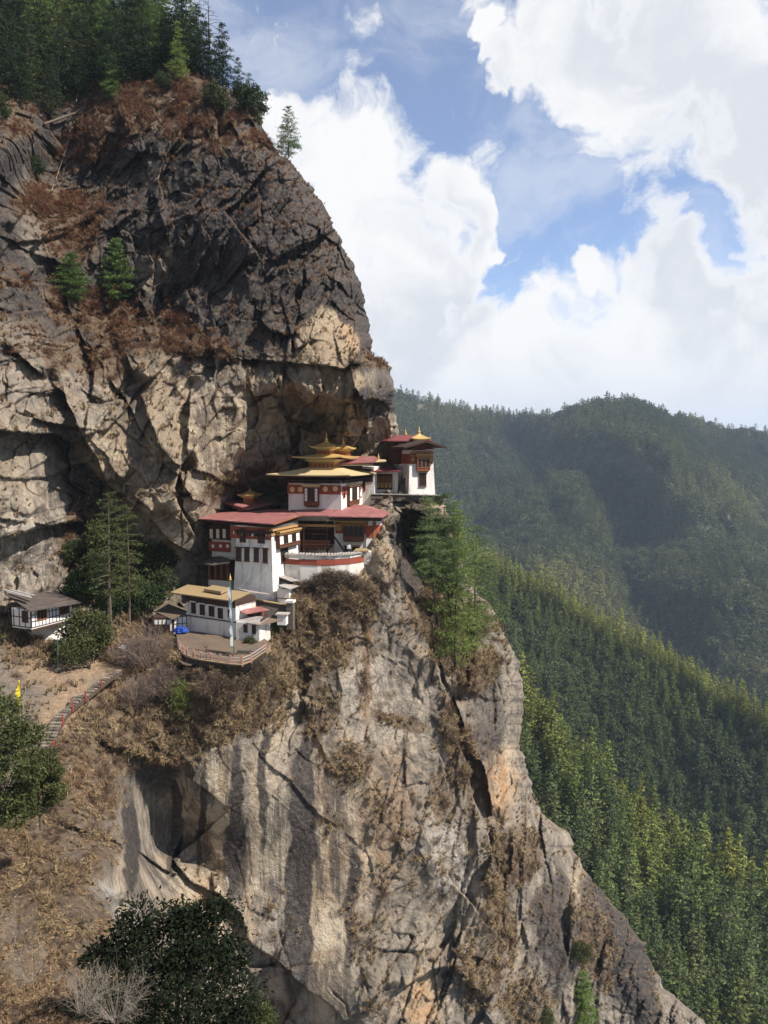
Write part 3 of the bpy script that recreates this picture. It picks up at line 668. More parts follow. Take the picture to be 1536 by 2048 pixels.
# ================================================================== PLANT KINDS
def leaf_quads(c, d, ln, wd, rng):
    """rhombic leaves / needle sprays: centres c, directions d"""
    n = len(c)
    d = d / (np.linalg.norm(d, axis=1, keepdims=True) + 1e-9)
    r = rng.normal(size=(n, 3)); s = np.cross(d, r); s /= (np.linalg.norm(s, axis=1, keepdims=True) + 1e-9)
    ln = np.broadcast_to(np.asarray(ln, float), (n,))[:, None]; wd = np.broadcast_to(np.asarray(wd, float), (n,))[:, None]
    return np.stack([c - d * ln * .5, c + s * wd * .5, c + d * ln * .5, c - s * wd * .5], 1)
def quads_mesh(name, q, mat):
    me = np_mesh(name, q.reshape(-1, 3), np.arange(len(q) * 4).reshape(-1, 4))
    me.materials.append(mat)
    return me
def conifer(seed, H, R, clear=0.15, whorls=16, nb=6, clumps=7, per=5, ll=0.5, lw=0.12, droop=0.15, power=0.75, bend=0.0, gap=0.12, inner=0.25, trunk_r=None, top=0.12, up=0.25):
    rng = np.random.default_rng(seed)
    tr = trunk_r or H * 0.013
    def axis(h):
        f = h / H
        return np.array([bend * (1 - f) ** 2 * -1 + 0.006 * H * math.sin(f * 5 + seed), 0.005 * H * math.cos(f * 4 + seed * 2), h])
    mb = MB()
    off = axis(0)
    pts = [Vector(axis(h) - off * 0) for h in np.linspace(0, H * .97, 9)]
    mb.tube(pts, [tr * (1 - .93 * k / 8) for k in range(9)], 6)
    C, Dd, Ls = [], [], []
    for w_ in range(whorls):
        t = w_ / (whorls - 1.0)
        h0 = H * (clear + (1 - clear) * (t ** 0.92)) * (1 - 0.0)
        L0 = R * ((1 - t) ** power * (1 - top) + top) * (0.55 + 0.45 * min(1, t / 0.12))
        k = max(3, int(round(nb * (1 - .35 * t))))
        a0 = rng.uniform(0, 6.28)
        for b in range(k):
            if rng.random() < gap: continue
            a = a0 + 6.283 * b / k + rng.normal(0, .25)
            L = L0 * rng.uniform(.62, 1.18)
            h = min(H * .985, h0 + rng.normal(0, .018 * H))
            o = axis(h)
            el = up * (t - .35) + rng.normal(0, .12)
            u = np.array([math.cos(a), math.sin(a), math.tan(el)])
            if L > 0.12 * R:
                e = o + u * L; e[2] -= droop * L * .8
                mb.tube([o, (o + e) / 2 + np.array([0, 0, .04 * L]), e], [max(.012, tr * .28 * (1 - t)), tr * .14, .008], 3)
            m = max(2, int(round(clumps * L / R + 1)))
            for s in np.linspace(inner, 1.0, m):
                p = o + u * (L * s); p[2] -= droop * L * s * s
                sp = 0.10 * L + .06 * R * .5
                n = max(2, int(per * (0.6 + .6 * s)))
                cs = p + rng.normal(0, 1, (n, 3)) * np.array([sp, sp, sp * .45])
                ds = u * .8 + rng.normal(0, .55, (n, 3)) + np.array([0, 0, .25])
                C.append(cs); Dd.append(ds); Ls.append(np.full(n, ll * (0.75 + .25 * (1 - t))))
    # leader
    n = 10
    cs = np.stack([axis(h) for h in np.linspace(H * .93, H, n)]) + rng.normal(0, .05 * R * .4, (n, 3)); C.append(cs)
    Dd.append(rng.normal(0, .5, (n, 3)) + np.array([0, 0, 1.0])); Ls.append(np.full(n, ll * .8))
    C = np.concatenate(C); Dd = np.concatenate(Dd); Ls = np.concatenate(Ls) * rng.uniform(.7, 1.25, len(C))
    return mb, leaf_quads(C, Dd, Ls, Ls * lw / ll, rng)
def broadleaf(seed, H, R, n_lumps=14, per=160, ll=0.3, lw=0.16, flat=0.75, clear=0.2, trunk_r=None, lump=0.36, stems=1):
    """crown of many leaf clumps set on limbs"""
    rng = np.random.default_rng(seed)
    tr = trunk_r or H * .025
    mb = MB(); C, Dd = [], []
    fork = H * clear
    for s in range(stems):
        a = rng.uniform(0, 6.28); r = 0 if stems == 1 else R * .18
        mb.tube([(r * math.cos(a), r * math.sin(a), -.2), (r * .6 * math.cos(a), r * .6 * math.sin(a), fork * .6), (0, 0, fork * 1.15)], [tr, tr * .8, tr * .6], 6)
    for k in range(n_lumps):
        a = 2.39996 * k + rng.normal(0, .3); t = (k + .5) / n_lumps
        hz = fork + (H - fork) * (0.12 + .82 * t) * rng.uniform(.9, 1.04)
        rr = R * math.sqrt(max(0.02, 1 - ((t - .38) / .68) ** 2)) * rng.uniform(.45, .82)
        c = np.array([rr * math.cos(a), rr * math.sin(a), hz])
        lr = R * lump * rng.uniform(.75, 1.3)
        mb.tube([(0, 0, fork * .95), tuple(c * np.array([.45, .45, 1]) * np.array([1, 1, .5]) + np.array([0, 0, fork * .5])), tuple(c)], [tr * .42, tr * .25, tr * .06], 4)
        n = int(per * rng.uniform(.8, 1.2))
        v = rng.normal(size=(n, 3)); v /= np.linalg.norm(v, axis=1, keepdims=True)
        rad = lr * rng.uniform(.35, 1, (n, 1)) ** .6 * (1 + .25 * rng.normal(size=(n, 1)))
        C.append(c + v * rad * np.array([1, 1, flat])); Dd.append(v + rng.normal(0, .6, (n, 3)) + np.array([0, 0, -.1]))
    C = np.concatenate(C); Dd = np.concatenate(Dd)
    L = ll * rng.uniform(.6, 1.3, len(C))
    return mb, leaf_quads(C, Dd, L, L * lw / ll, rng)
def twiggy(seed, H, R, n=60, r0=0.03, sub=5, lean=0.0):
    """bare shrub: forking twigs"""
    rng = np.random.default_rng(seed); mb = MB()
    for k in range(n):
        a = rng.uniform(0, 6.28); q = math.sqrt(rng.random())
        top = Vector((R * q * math.cos(a) + lean * H, R * q * math.sin(a), H * (1 - .55 * q * q) * rng.uniform(.7, 1.05)))
        b = Vector((.12 * R * math.cos(a), .12 * R * math.sin(a), -.1))
        mid = b.lerp(top, .5) + Vector(rng.normal(0, .13 * R, 3)); mid.z += .05 * H
        mb.tube([b, mid, top], [r0, r0 * .6, r0 * .25], 3)
        for j in range(sub):
            s = rng.uniform(.35, 1); p = (b.lerp(mid, s * 2) if s < .5 else mid.lerp(top, s * 2 - 1))
            e = p + (top - b).normalized() * H * .12 + Vector(rng.normal(0, .17 * R, 3))
            mb.tube([p, e], [r0 * .45, r0 * .2], 3)
    return mb
def mb_mesh(name, mb, mat):
    me = bpy.data.meshes.new(name); me.from_pydata(mb.v, [], mb.f); me.materials.append(mat)
    return me
def two_mats(name, mb, q, m1, m2):
    """trunk and leaves in one mesh (small far copies)"""
    nv = len(mb.v)
    me = bpy.data.meshes.new(name)
    me.from_pydata(list(mb.v) + [tuple(p) for p in q.reshape(-1, 3)], [], list(mb.f) + [tuple(range(nv + 4 * i, nv + 4 * i + 4)) for i in range(len(q))])
    me.materials.append(m1); me.materials.append(m2)
    idx = np.zeros(len(me.polygons), np.int32); idx[len(mb.f):] = 1
    me.polygons.foreach_set('material_index', idx)
    return me
M_BARK = simple("bark", (0.11, 0.085, 0.065), .9, .35, 6.0)
M_BARKD = simple("bark_dark", (0.045, 0.036, 0.03), .9, .35, 6.0)
M_TWIG = simple("twig", (0.17, 0.125, 0.10), .9, .3, 5.0)
M_TWIGP = simple("twig_pale", (0.23, 0.195, 0.155), .9, .2, 5.0)
M_PINE = foliage_mat("pine_needles", (0.075, 0.13, 0.034), (0.15, 0.215, 0.064), (0.155, 0.20, 0.052))
M_PINEB = foliage_mat("blue_pine_needles", (0.08, 0.13, 0.058), (0.17, 0.235, 0.11), (0.175, 0.22, 0.075))
M_FIR = foliage_mat("dark_needles", (0.016, 0.034, 0.014), (0.045, 0.07, 0.03), (0.055, 0.065, 0.028))
M_LEAF = foliage_mat("broad_leaves", (0.014, 0.03, 0.010), (0.05, 0.078, 0.026), (0.04, 0.05, 0.02), .15)
M_LEAFO = foliage_mat("olive_leaves", (0.024, 0.036, 0.011), (0.11, 0.12, 0.045), (0.06, 0.062, 0.024), .2)
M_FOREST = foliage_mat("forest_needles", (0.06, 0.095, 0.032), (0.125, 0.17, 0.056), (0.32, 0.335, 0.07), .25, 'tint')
M_FAR = foliage_mat("far_needles", (0.045, 0.06, 0.026), (0.10, 0.115, 0.047), (0.26, 0.245, 0.08), .2, 'tint')
M_DKLEAF = foliage_mat("dark_leaves", (0.004, 0.008, 0.003), (0.013, 0.019, 0.007), (0.012, 0.014, 0.006), .05)
M_BAMBOO = foliage_mat("bamboo_leaves", (0.10, 0.14, 0.03), (0.20, 0.24, 0.07), (0.15, 0.18, 0.05))

def gn_scatter(name, pos, rot, scl, var, tint, protos, kind='stuff', mat=None):
    """one object whose points carry instances of the prototypes (ground cover, far-off wood)"""
    col = bpy.data.collections.new(name + "_kinds")
    for i, me_ in enumerate(protos):
        col.objects.link(bpy.data.objects.new("%s_kind_%02d" % (name, i), me_))
    me = bpy.data.meshes.new(name)
    n = len(pos)
    me.vertices.add(n); me.vertices.foreach_set('co', np.ascontiguousarray(pos, np.float32).ravel())
    def at(nm, typ, arr, key='value'):
        a = me.attributes.new(nm, typ, 'POINT'); a.data.foreach_set(key, np.ascontiguousarray(arr).ravel())
    at('rot', 'FLOAT_VECTOR', np.asarray(rot, np.float32), 'vector'); at('scl', 'FLOAT_VECTOR', np.asarray(scl, np.float32), 'vector')
    at('var', 'INT', np.asarray(var, np.int32)); at('tint', 'FLOAT', np.asarray(tint, np.float32))
    o = bpy.data.objects.new(name, me); link(o); tag(o, kind=kind)
    ng = bpy.data.node_groups.new(name, 'GeometryNodeTree')
    ng.interface.new_socket('Geometry', in_out='INPUT', socket_type='NodeSocketGeometry')
    ng.interface.new_socket('Geometry', in_out='OUTPUT', socket_type='NodeSocketGeometry')
    N = ng.nodes; Lk = ng.links
    gi = N.new('NodeGroupInput'); go = N.new('NodeGroupOutput')
    iop = N.new('GeometryNodeInstanceOnPoints'); ci = N.new('GeometryNodeCollectionInfo')
    ci.inputs['Collection'].default_value = col; ci.inputs['Separate Children'].default_value = True; ci.inputs['Reset Children'].default_value = True
    def na(nm, typ):
        a = N.new('GeometryNodeInputNamedAttribute'); a.data_type = typ; a.inputs['Name'].default_value = nm; return a.outputs['Attribute']
    Lk.new(gi.outputs[0], iop.inputs['Points']); Lk.new(ci.outputs[0], iop.inputs['Instance'])
    iop.inputs['Pick Instance'].default_value = True
    Lk.new(na('var', 'INT'), iop.inputs['Instance Index']); Lk.new(na('rot', 'FLOAT_VECTOR'), iop.inputs['Rotation']); Lk.new(na('scl', 'FLOAT_VECTOR'), iop.inputs['Scale'])
    Lk.new(iop.outputs[0], go.inputs[0])
    md = o.modifiers.new("scatter", 'NODES'); md.node_group = ng
    return o
# ================================================================== FORESTS OF THE FAR SLOPES
RNG = np.random.default_rng(5)
def sheet_points(Vh, cell, rng, pxmax=None):
    """about one tree per plan cell of the slope"""
    a = Vh[:-1, :-1]; b = Vh[1:, :-1]; c = Vh[:-1, 1:]; d = Vh[1:, 1:]
    area = np.linalg.norm(np.cross(b - a, c - a), axis=-1)
    fl = area.ravel(); n = int(fl.sum() / (cell * cell) * 3.0)
    idx = rng.choice(len(fl), n, p=fl / fl.sum())
    u, v = rng.random((n, 1)), rng.random((n, 1))
    A, B, C, D_ = [q.reshape(-1, 3)[idx] for q in (a, b, c, d)]
    p = A * (1 - u) * (1 - v) + B * u * (1 - v) + C * (1 - u) * v + D_ * u * v
    key = np.floor(p[:, 0] / cell).astype(np.int64) * 100003 + np.floor(p[:, 1] / cell).astype(np.int64)
    # allow two trees where the slope is steep
    key = key * 64 + np.floor(p[:, 2] / (cell * 1.3)).astype(np.int64) % 64
    _, first = np.unique(key, return_index=True)
    return p[first]
def proj(p):
    """world point -> photo pixel"""
    x, y, z = p[:, 0], p[:, 1], p[:, 2]
    f = y * CT - z * ST; u = y * ST + z * CT
    return 768 + FPX * x / f, 1024 - FPX * u / f
ridge_meshes = [two_mats("ridge_pine", *conifer(100 + k, 1.0, rr, clear=.10, whorls=12, nb=7, clumps=5, per=6, ll=.052, lw=.019, droop=.16, power=pw, gap=.08, trunk_r=.010, top=.03), M_BARKD, M_FOREST)
                for k, (rr, pw) in enumerate([(.19, 1.0), (.22, .9), (.17, 1.05), (.20, .95), (.24, .9), (.18, .9)])]
round_meshes = [two_mats("ridge_broadleaf", *broadleaf(130 + k, 1.0, rr, n_lumps=16, per=34, ll=.075, lw=.05, clear=.15, trunk_r=.014, lump=.38), M_BARKD, M_FAR)
                for k, rr in enumerate([.34, .40, .30])]
far_pine = [two_mats("far_pine", *conifer(150 + k, 1.0, rr, clear=.08, whorls=9, nb=5, clumps=3, per=3, ll=.13, lw=.055, droop=.1, power=pw, gap=.08, trunk_r=.010), M_BARKD, M_FAR)
            for k, (rr, pw) in enumerate([(.22, .7), (.26, .6), (.20, .8), (.30, .55)])]
far_round = [two_mats("far_broadleaf", *broadleaf(170 + k, 1.0, rr, n_lumps=10, per=16, ll=.15, lw=.10, clear=.12, trunk_r=.014, lump=.40), M_BARKD, M_FAR)
             for k, rr in enumerate([.42, .36, .48])]
# near ridge: each of the largest pines is a tree of its own, the rest of the wood one mass
pts = sheet_points(R1V, 5.8, RNG)
qx, qy = proj(pts)
hgt = RNG.uniform(15, 36, len(pts)) * (0.9 + .25 * fbm(pts[:, 0] / 30, pts[:, 1] / 30, pts[:, 0] * 0, 2, 61))
crestd = qy - np.interp(qx, [c[0] for c in R1C], [c[1] for c in R1C])
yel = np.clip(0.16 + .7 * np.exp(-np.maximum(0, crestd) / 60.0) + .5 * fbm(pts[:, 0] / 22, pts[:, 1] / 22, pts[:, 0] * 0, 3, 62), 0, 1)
hid = np.interp(qy - 40, [s[0] for s in SIL], [s[1] for s in SIL])
vis = (qx > hid - 40) & (qx < 1580) & (qy < 2150) & (crestd > -12)
order = np.argsort(np.where(vis, pts[:, 1], 1e9))
near_ids = order[:300][np.where(vis[order[:300]], True, False)]
near_set = np.zeros(len(pts), bool); near_set[near_ids] = True
ridge_young = [me.copy() for me in ridge_meshes]
def own_tint(me_, val, nm):
    m2 = me_.copy()
    return m2
M_RIDGE = [foliage_mat("ridge_needles_%s" % nm, c1, c2, c3, .25) for nm, c1, c2, c3 in
           (("green", (0.09, 0.132, 0.046), (0.17, 0.215, 0.085), (0.165, 0.19, 0.068)), ("mid", (0.135, 0.19, 0.045), (0.225, 0.28, 0.08), (0.22, 0.25, 0.065)), ("yellow", (0.19, 0.22, 0.045), (0.27, 0.295, 0.075), (0.26, 0.265, 0.06)))]
ridge_by_tint = []
for mt in M_RIDGE:
    row = []
    for me_ in ridge_meshes:
        m2 = me_.copy(); m2.materials[1] = mt; row.append(m2)
    ridge_by_tint.append(row)
RL = ["dark green pine in the dense wood on the slope right of the cliff", "mid green pine in the dense wood on the slope right of the cliff", "yellow green pine in the dense wood on the slope right of the cliff"]
for i in near_ids:
    k = 0 if yel[i] < .33 else (1 if yel[i] < .66 else 2)
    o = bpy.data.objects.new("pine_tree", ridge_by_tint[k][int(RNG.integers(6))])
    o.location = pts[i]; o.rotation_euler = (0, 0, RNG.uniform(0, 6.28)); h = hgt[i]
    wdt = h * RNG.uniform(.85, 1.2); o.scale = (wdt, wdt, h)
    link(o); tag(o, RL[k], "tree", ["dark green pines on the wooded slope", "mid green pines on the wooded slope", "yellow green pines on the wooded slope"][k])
def mass(name, p, h, var, tint, protos):
    n = len(p); z = np.zeros(n)
    rot = np.stack([RNG.normal(0, .03, n), RNG.normal(0, .03, n), RNG.uniform(0, 6.28, n)], 1)
    w_ = h * RNG.uniform(.85, 1.25, n)
    return gn_scatter(name, p, rot, np.stack([w_, w_, h], 1), var, tint, protos)
r = ~near_set & (qx < 1800)
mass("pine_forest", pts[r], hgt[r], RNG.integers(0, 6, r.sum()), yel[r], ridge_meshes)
pts = sheet_points(R2V, 6.0, RNG)
qx, qy = proj(pts)
crestd = qy - np.interp(qx, [c[0] for c in R2C], [c[1] for c in R2C])
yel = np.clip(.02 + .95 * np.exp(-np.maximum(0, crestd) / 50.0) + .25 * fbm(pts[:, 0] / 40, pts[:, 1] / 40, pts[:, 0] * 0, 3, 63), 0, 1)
isr = (RNG.random(len(pts)) < np.clip((crestd - 30) / 120, 0, .7))
var = np.where(isr, RNG.integers(6, 9, len(pts)), RNG.integers(0, 6, len(pts)))
h = np.where(isr, RNG.uniform(12, 19, len(pts)), RNG.uniform(17, 29, len(pts)))
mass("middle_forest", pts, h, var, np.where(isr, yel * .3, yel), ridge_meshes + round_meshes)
pts = sheet_points(MV, 9.0, RNG)
bare = fbm(pts[:, 0] / 90, pts[:, 1] / 90, pts[:, 2] / 160, 4, 64)
keep = (bare < .40) | (RNG.random(len(pts)) < .5)
pts = pts[keep]; bare = bare[keep]
grn = np.clip(.30 + .9 * fbm(pts[:, 0] / 140, pts[:, 1] / 140, pts[:, 2] / 200, 4, 65), 0, 1)
isr = RNG.random(len(pts)) < np.clip(.5 + 1.2 * fbm(pts[:, 0] / 120, pts[:, 1] / 120, pts[:, 2] / 200, 3, 66), .1, .9)
var = np.where(isr, RNG.integers(4, 7, len(pts)), RNG.integers(0, 4, len(pts)))
h = np.where(isr, RNG.uniform(11, 21, len(pts)), RNG.uniform(13, 32, len(pts)))
mass("mountain_forest", pts, h, var, np.where(isr, grn * .4, grn), far_pine + far_round)
print("FOREST", len(near_ids), r.sum(), len(pts))
# ================================================================== BUILDINGS
M_WHITE = simple("whitewash", (0.70, 0.665, 0.63), .85, .07, 1.2, dirt=(0.36, 0.30, 0.24), dscale=.9, bump=.3, damt=.75)
M_WHITED = simple("whitewash_worn", (0.66, 0.62, 0.57), .9, .10, 1.5, dirt=(0.30, 0.25, 0.19), dscale=.7, bump=.3, damt=.9)
M_RED = simple("red_ochre_band", (0.26, 0.065, 0.04), .85, .2, 3.0)
M_REDROOF = simple("red_tin_roof", (0.245, 0.095, 0.09), .55, .14, 1.0, dirt=(0.36, 0.19, 0.17), dscale=.7, damt=.7)
M_REDDK = simple("dark_red_roof", (0.16, 0.045, 0.045), .6, .2, 1.5)
M_GOLD = simple("gilt_metal", (0.70, 0.48, 0.18), .38, .12, 3.0, metal=.55)
M_GOLDR = simple("gilt_roof_sheet", (0.58, 0.46, 0.25), .5, .10, 2.0, metal=.25)
M_OCHRE = simple("ochre_roof", (0.285, 0.205, 0.11), .7, .16, 1.2, dirt=(0.24, 0.17, 0.09), dscale=.4, damt=.7)
M_OCHREW = simple("ochre_timber", (0.36, 0.215, 0.085), .75, .25, 4.0)
M_BROWN = simple("brown_timber", (0.115, 0.052, 0.032), .8, .3, 5.0)
M_DKBROWN = simple("dark_timber", (0.052, 0.03, 0.022), .85, .3, 5.0)
M_RUST = simple("rust_timber", (0.24, 0.09, 0.04), .8, .3, 5.0)
M_PANE = simple("dark_pane", (0.02, 0.018, 0.018), .35, .2, 5.0)
M_WPANE = simple("white_pane", (0.72, 0.70, 0.66), .6, .06, 5.0)
M_DKROOF = simple("dark_shingle", (0.075, 0.062, 0.055), .85, .35, 1.5, dirt=(0.16, 0.12, 0.09), dscale=.8, damt=.6)
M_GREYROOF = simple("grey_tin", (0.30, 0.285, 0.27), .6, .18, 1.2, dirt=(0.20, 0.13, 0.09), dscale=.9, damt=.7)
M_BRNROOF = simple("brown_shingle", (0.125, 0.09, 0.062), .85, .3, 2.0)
M_STONE = simple("dry_stone", (0.125, 0.103, 0.082), .9, .35, 2.5, dirt=(0.06, 0.048, 0.035), dscale=1.1, bump=.9, damt=.7)
M_SLATE = simple("slate_cap", (0.34, 0.31, 0.28), .85, .3, 3.0, bump=.3)
M_PINKPOST = simple("faded_red_paint", (0.42, 0.20, 0.155), .8, .2, 5.0)
M_REDPOST = simple("red_paint", (0.30, 0.065, 0.042), .6, .15, 5.0)
M_BLUE = simple("blue_tarpaulin", (0.02, 0.06, 0.32), .5, .25, 3.0)
M_YEL = simple("yellow_cloth", (0.80, 0.62, 0.05), .7, .1, 3.0)
M_FLAG = simple("pale_blue_cloth", (0.36, 0.40, 0.45), .8, .15, 2.0)
M_GREENP = simple("green_pole_paint", (0.06, 0.13, 0.085), .6, .2, 4.0)

class Wall:
    """vertical wall plane from A to B (bottom line), used to place windows by where they show"""
    def __init__(s, A, B):
        s.A, s.B = Vector(A), Vector(B)
        t = s.B - s.A; t.z = 0; s.t = t.normalized()
        s.n = Vector((s.t.y, -s.t.x, 0))
        if s.n.y > 0 and abs(s.n.y) > .05: s.n = -s.n
        s.up = Vector((0, 0, 1))
    def flip(s): s.n = -s.n; return s
    def hit(s, px, py):
        a, b = ray(px, py); r = Vector((a, 1.0, b))
        k = s.A.dot(s.n) / r.dot(s.n)
        q = r * k - s.A
        return q.dot(s.t), q.z
    def pt(s, u, v, out=0.0): return s.A + s.t * u + Vector((0, 0, v)) + s.n * out
    def rect(s, x0, y0, x1, y1):
        xm, ym = (x0 + x1) / 2, (y0 + y1) / 2
        u0 = s.hit(x0, ym)[0]; u1 = s.hit(x1, ym)[0]; v0 = s.hit(xm, y1)[1]; v1 = s.hit(xm, y0)[1]
        return min(u0, u1), max(u0, u1), min(v0, v1), max(v0, v1)
    def bx(s, mb, u0, u1, v0, v1, o0, o1):
        mb.box(s.pt(u0, v0, o0), s.t * (u1 - u0), s.n * (o1 - o0), s.up * (v1 - v0)); return mb
class Battered(Wall):
    def __init__(s, A, B, lean):
        super().__init__(A, B)
        s.n0 = s.n.copy(); s.up = (Vector((0, 0, 1)) - s.n0 * lean).normalized()
        s.n = (s.n0 + Vector((0, 0, lean))).normalized()
    def hit(s, px, py):
        a, b = ray(px, py); r = Vector((a, 1.0, b)); k = s.A.dot(s.n) / r.dot(s.n); q = r * k - s.A
        return q.dot(s.t), q.dot(s.up)
    def pt(s, u, v, out=0.0): return s.A + s.t * u + s.up * v + s.n * out

def window(parent, W, rc, nx=2, ny=3, frame=M_BROWN, pane=M_PANE, lintel=None, out=.10, fr=.10, white=None, name='window', label=None, px=True, base=0.0):
    return _window(parent, W, rc, nx, ny, frame, pane, lintel, out, fr, white, name, label, px, base)
def _window(parent, W, rc, nx, ny, frame, pane, lintel, out, fr, white, name, label, px, base):
    u0, u1, v0, v1 = W.rect(*rc) if px else rc
    f = MB()
    W.bx(f, u0, u0 + fr, v0, v1, -.02, base + out); W.bx(f, u1 - fr, u1, v0, v1, -.02, base + out)
    W.bx(f, u0 + fr, u1 - fr, v0, v0 + fr, -.02, base + out); W.bx(f, u0 + fr, u1 - fr, v1 - fr, v1, -.02, base + out)
    for k in range(1, nx):
        c = u0 + (u1 - u0) * k / nx; W.bx(f, c - fr * .28, c + fr * .28, v0 + fr, v1 - fr, .0, base + out * .95)
    for k in range(1, ny):
        c = v0 + (v1 - v0) * k / ny; W.bx(f, u0 + fr, u1 - fr, c - fr * .25, c + fr * .25, .0, base + out * .9)
    o = f.build(name, frame, parent, label)
    p = MB(); W.bx(p, u0 + fr * .6, u1 - fr * .6, v0 + fr * .6, v1 - fr * .6, -.01, base + max(.055, out * .4)); p.build("pane", pane, o)
    if white:
        q = MB()
        for (i, j) in white:
            a = u0 + fr + (u1 - u0 - 2 * fr) * i / nx; b_ = u0 + fr + (u1 - u0 - 2 * fr) * (i + 1) / nx
            c = v0 + fr + (v1 - v0 - 2 * fr) * j / ny; d = v0 + fr + (v1 - v0 - 2 * fr) * (j + 1) / ny
            W.bx(q, a + fr * .3, b_ - fr * .3, c + fr * .25, d - fr * .25, base + out * .3, base + max(.07, out * .75))
        q.build("white_panel", M_WPANE, o)
    if lintel:
        W.bx(MB(), u0 - .14, u1 + .14, v1, v1 + .16, -.02, base + out + .14).build("lintel", lintel, o); W.bx(MB(), u0 - .06, u1 + .06, v0 - .1, v0, -.02, base + out + .06).build("sill", lintel, o)
    return o
def bay_window(parent, W, rc, nx=5, ny=3, out=.55, frame=M_BROWN, white_cols=(), arches=0, lintel=M_OCHREW, lz=.45, rail=M_RUST, label=None, px=True):
    """timber oriel with posts, panels, arches and a painted lintel"""
    u0, u1, v0, v1 = W.rect(*rc) if px else rc
    H_ = v1 - v0; w_ = u1 - u0; sill = v0 + H_ * .24
    f = MB(); W.bx(f, u0 + .05, u1 - .05, v0 + .05, v1 - .02, -.02, out - .1)
    W.bx(f, u0, u1, v0, v0 + .12, -.02, out); W.bx(f, u0 - .05, u1 + .05, sill - .07, sill + .05, -.02, out + .05); W.bx(f, u0 - .05, u1 + .05, v1 - .16, v1, -.02, out + .06)
    for k in range(nx + 1):
        c = u0 + w_ * k / nx; W.bx(f, c - .06, c + .06, v0 + .12, v1 - .16, -.02 if k in (0, nx) else out - .12, out)
    W.bx(f, u0 + .15, u1 - .15, v0 - .16, v0, -.02, out * .7)
    o = f.build("bay_window", frame, parent, label)
    p = MB(); q = MB(); g = MB(); r_ = MB()
    for k in range(nx):
        a = u0 + w_ * k / nx + .07; b_ = u0 + w_ * (k + 1) / nx - .07
        if k in white_cols:
            hh = v1 - .18 - sill - .06
            for j in range(ny):
                W.bx(q, a, b_, sill + .07 + hh * j / ny, sill + .02 + hh * (j + 1) / ny, out - .1, out - .05)
        else:
            W.bx(p, a, b_, sill + .06, v1 - .18, out - .1, out - .07)
            if arches:
                m = (a + b_) / 2; hw = (b_ - a) / 2; zt = v1 - .2; rr = hw * .95
                pts = [W.pt(a, zt, out - .055), W.pt(b_, zt, out - .055), W.pt(b_, zt - rr * 1.25, out - .055)]
                pts += [W.pt(m + rr * math.cos(t), zt - rr * 1.25 + rr * math.sin(t), out - .055) for t in np.linspace(0, math.pi, 9)]
                pts += [W.pt(a, zt - rr * 1.25, out - .055)]
                g.slab(pts, W.n * .04)
        n = 3
        for j in range(n):
            x = a + (b_ - a) * (j + .5) / n; W.bx(r_, x - .05, x + .05, v0 + .14, sill - .08, out - .1, out - .04)
    p.build("pane", M_PANE, o) if p.v else None
    if q.v: q.build("white_panel", M_WPANE, o)
    if g.v: g.build("arch", M_OCHREW, o)
    r_.build("balustrade", rail, o)
    if lintel:
        l = MB()
        W.bx(l, u0 - .2, u1 + .2, v1, v1 + lz * .55, -.02, out + .16); W.bx(l, u0 - .32, u1 + .32, v1 + lz * .55, v1 + lz, -.02, out + .32)
        l.build("lintel", lintel, o)
        d = MB(); n = max(5, int(w_ / .3))
        for k in range(n):
            x = u0 - .15 + (w_ + .3) * (k + .5) / n; W.bx(d, x - .06, x + .06, v1 + lz * .1, v1 + lz * .45, out + .15, out + .22)
        d.build("dentil", M_BROWN, o)
    return o
def band(parent, W, rc, mat=M_RED, out=.03, name="red_band", px=True):
    u0, u1, v0, v1 = W.rect(*rc) if px else rc
    return W.bx(MB(), u0, u1, v0, v1, -.02, out).build(name, mat, parent)
def medallion(parent, W, px, py, r, mat, out=.05, px_=True):
    u, v = W.hit(px, py); mb = MB(); n = 20
    mb.slab([W.pt(u + r * math.cos(6.283 * k / n), v + r * math.sin(6.283 * k / n), out - .02) for k in range(n)], W.n * .06)
    return mb.build("medallion", mat, parent)
def cornice(parent, W, u0, u1, v, h=.6, out=.4, n=None, m1=M_OCHREW, m2=M_BROWN):
    """timber frieze with bracket ends below an eave"""
    mb = MB(); W.bx(mb, u0, u1, v, v + h * .35, -.02, out * .45); W.bx(mb, u0 - .1, u1 + .1, v + h * .68, v + h, -.02, out)
    o = mb.build("cornice", m1, parent)
    b = MB(); n = n or max(4, int((u1 - u0) / .5))
    for k in range(n):
        x = u0 + (u1 - u0) * (k + .5) / n; W.bx(b, x - .1, x + .1, v + h * .35, v + h * .68, -.02, out * .85)
    b.build("bracket", m2, o)
    return o
class Fr:
    """building frame: front right bottom corner C, yaw a; t runs along the front to the right, b to the back"""
    def __init__(s, C, a):
        s.C = Vector(C); a = math.radians(a); s.a = a
        s.t = Vector((math.cos(a), -math.sin(a), 0)); s.b = Vector((math.sin(a), math.cos(a), 0))
    def p(s, x, y, z): return s.C + s.t * x + s.b * y + Vector((0, 0, z))
    def block(s, x0, x1, y0, y1, z0, z1, batter=0.0):
        e = batter * (z1 - z0)
        return MB().hexa([s.p(x0, y0, z0), s.p(x1, y0, z0), s.p(x1, y1, z0), s.p(x0, y1, z0)],
                         [s.p(x0 + e, y0 + e, z1), s.p(x1 - e, y0 + e, z1), s.p(x1 - e, y1 - e, z1), s.p(x0 + e, y1 - e, z1)])
    def front(s, x0, x1, y, z): return Wall(s.p(x0, y, z), s.p(x1, y, z))
    def right(s, x, y0, y1, z):
        w_ = Wall(s.p(x, y0, z), s.p(x, y1, z)); w_.n = s.t.copy(); return w_
    def left(s, x, y0, y1, z):
        w_ = Wall(s.p(x, y0, z), s.p(x, y1, z)); w_.n = -s.t; return w_
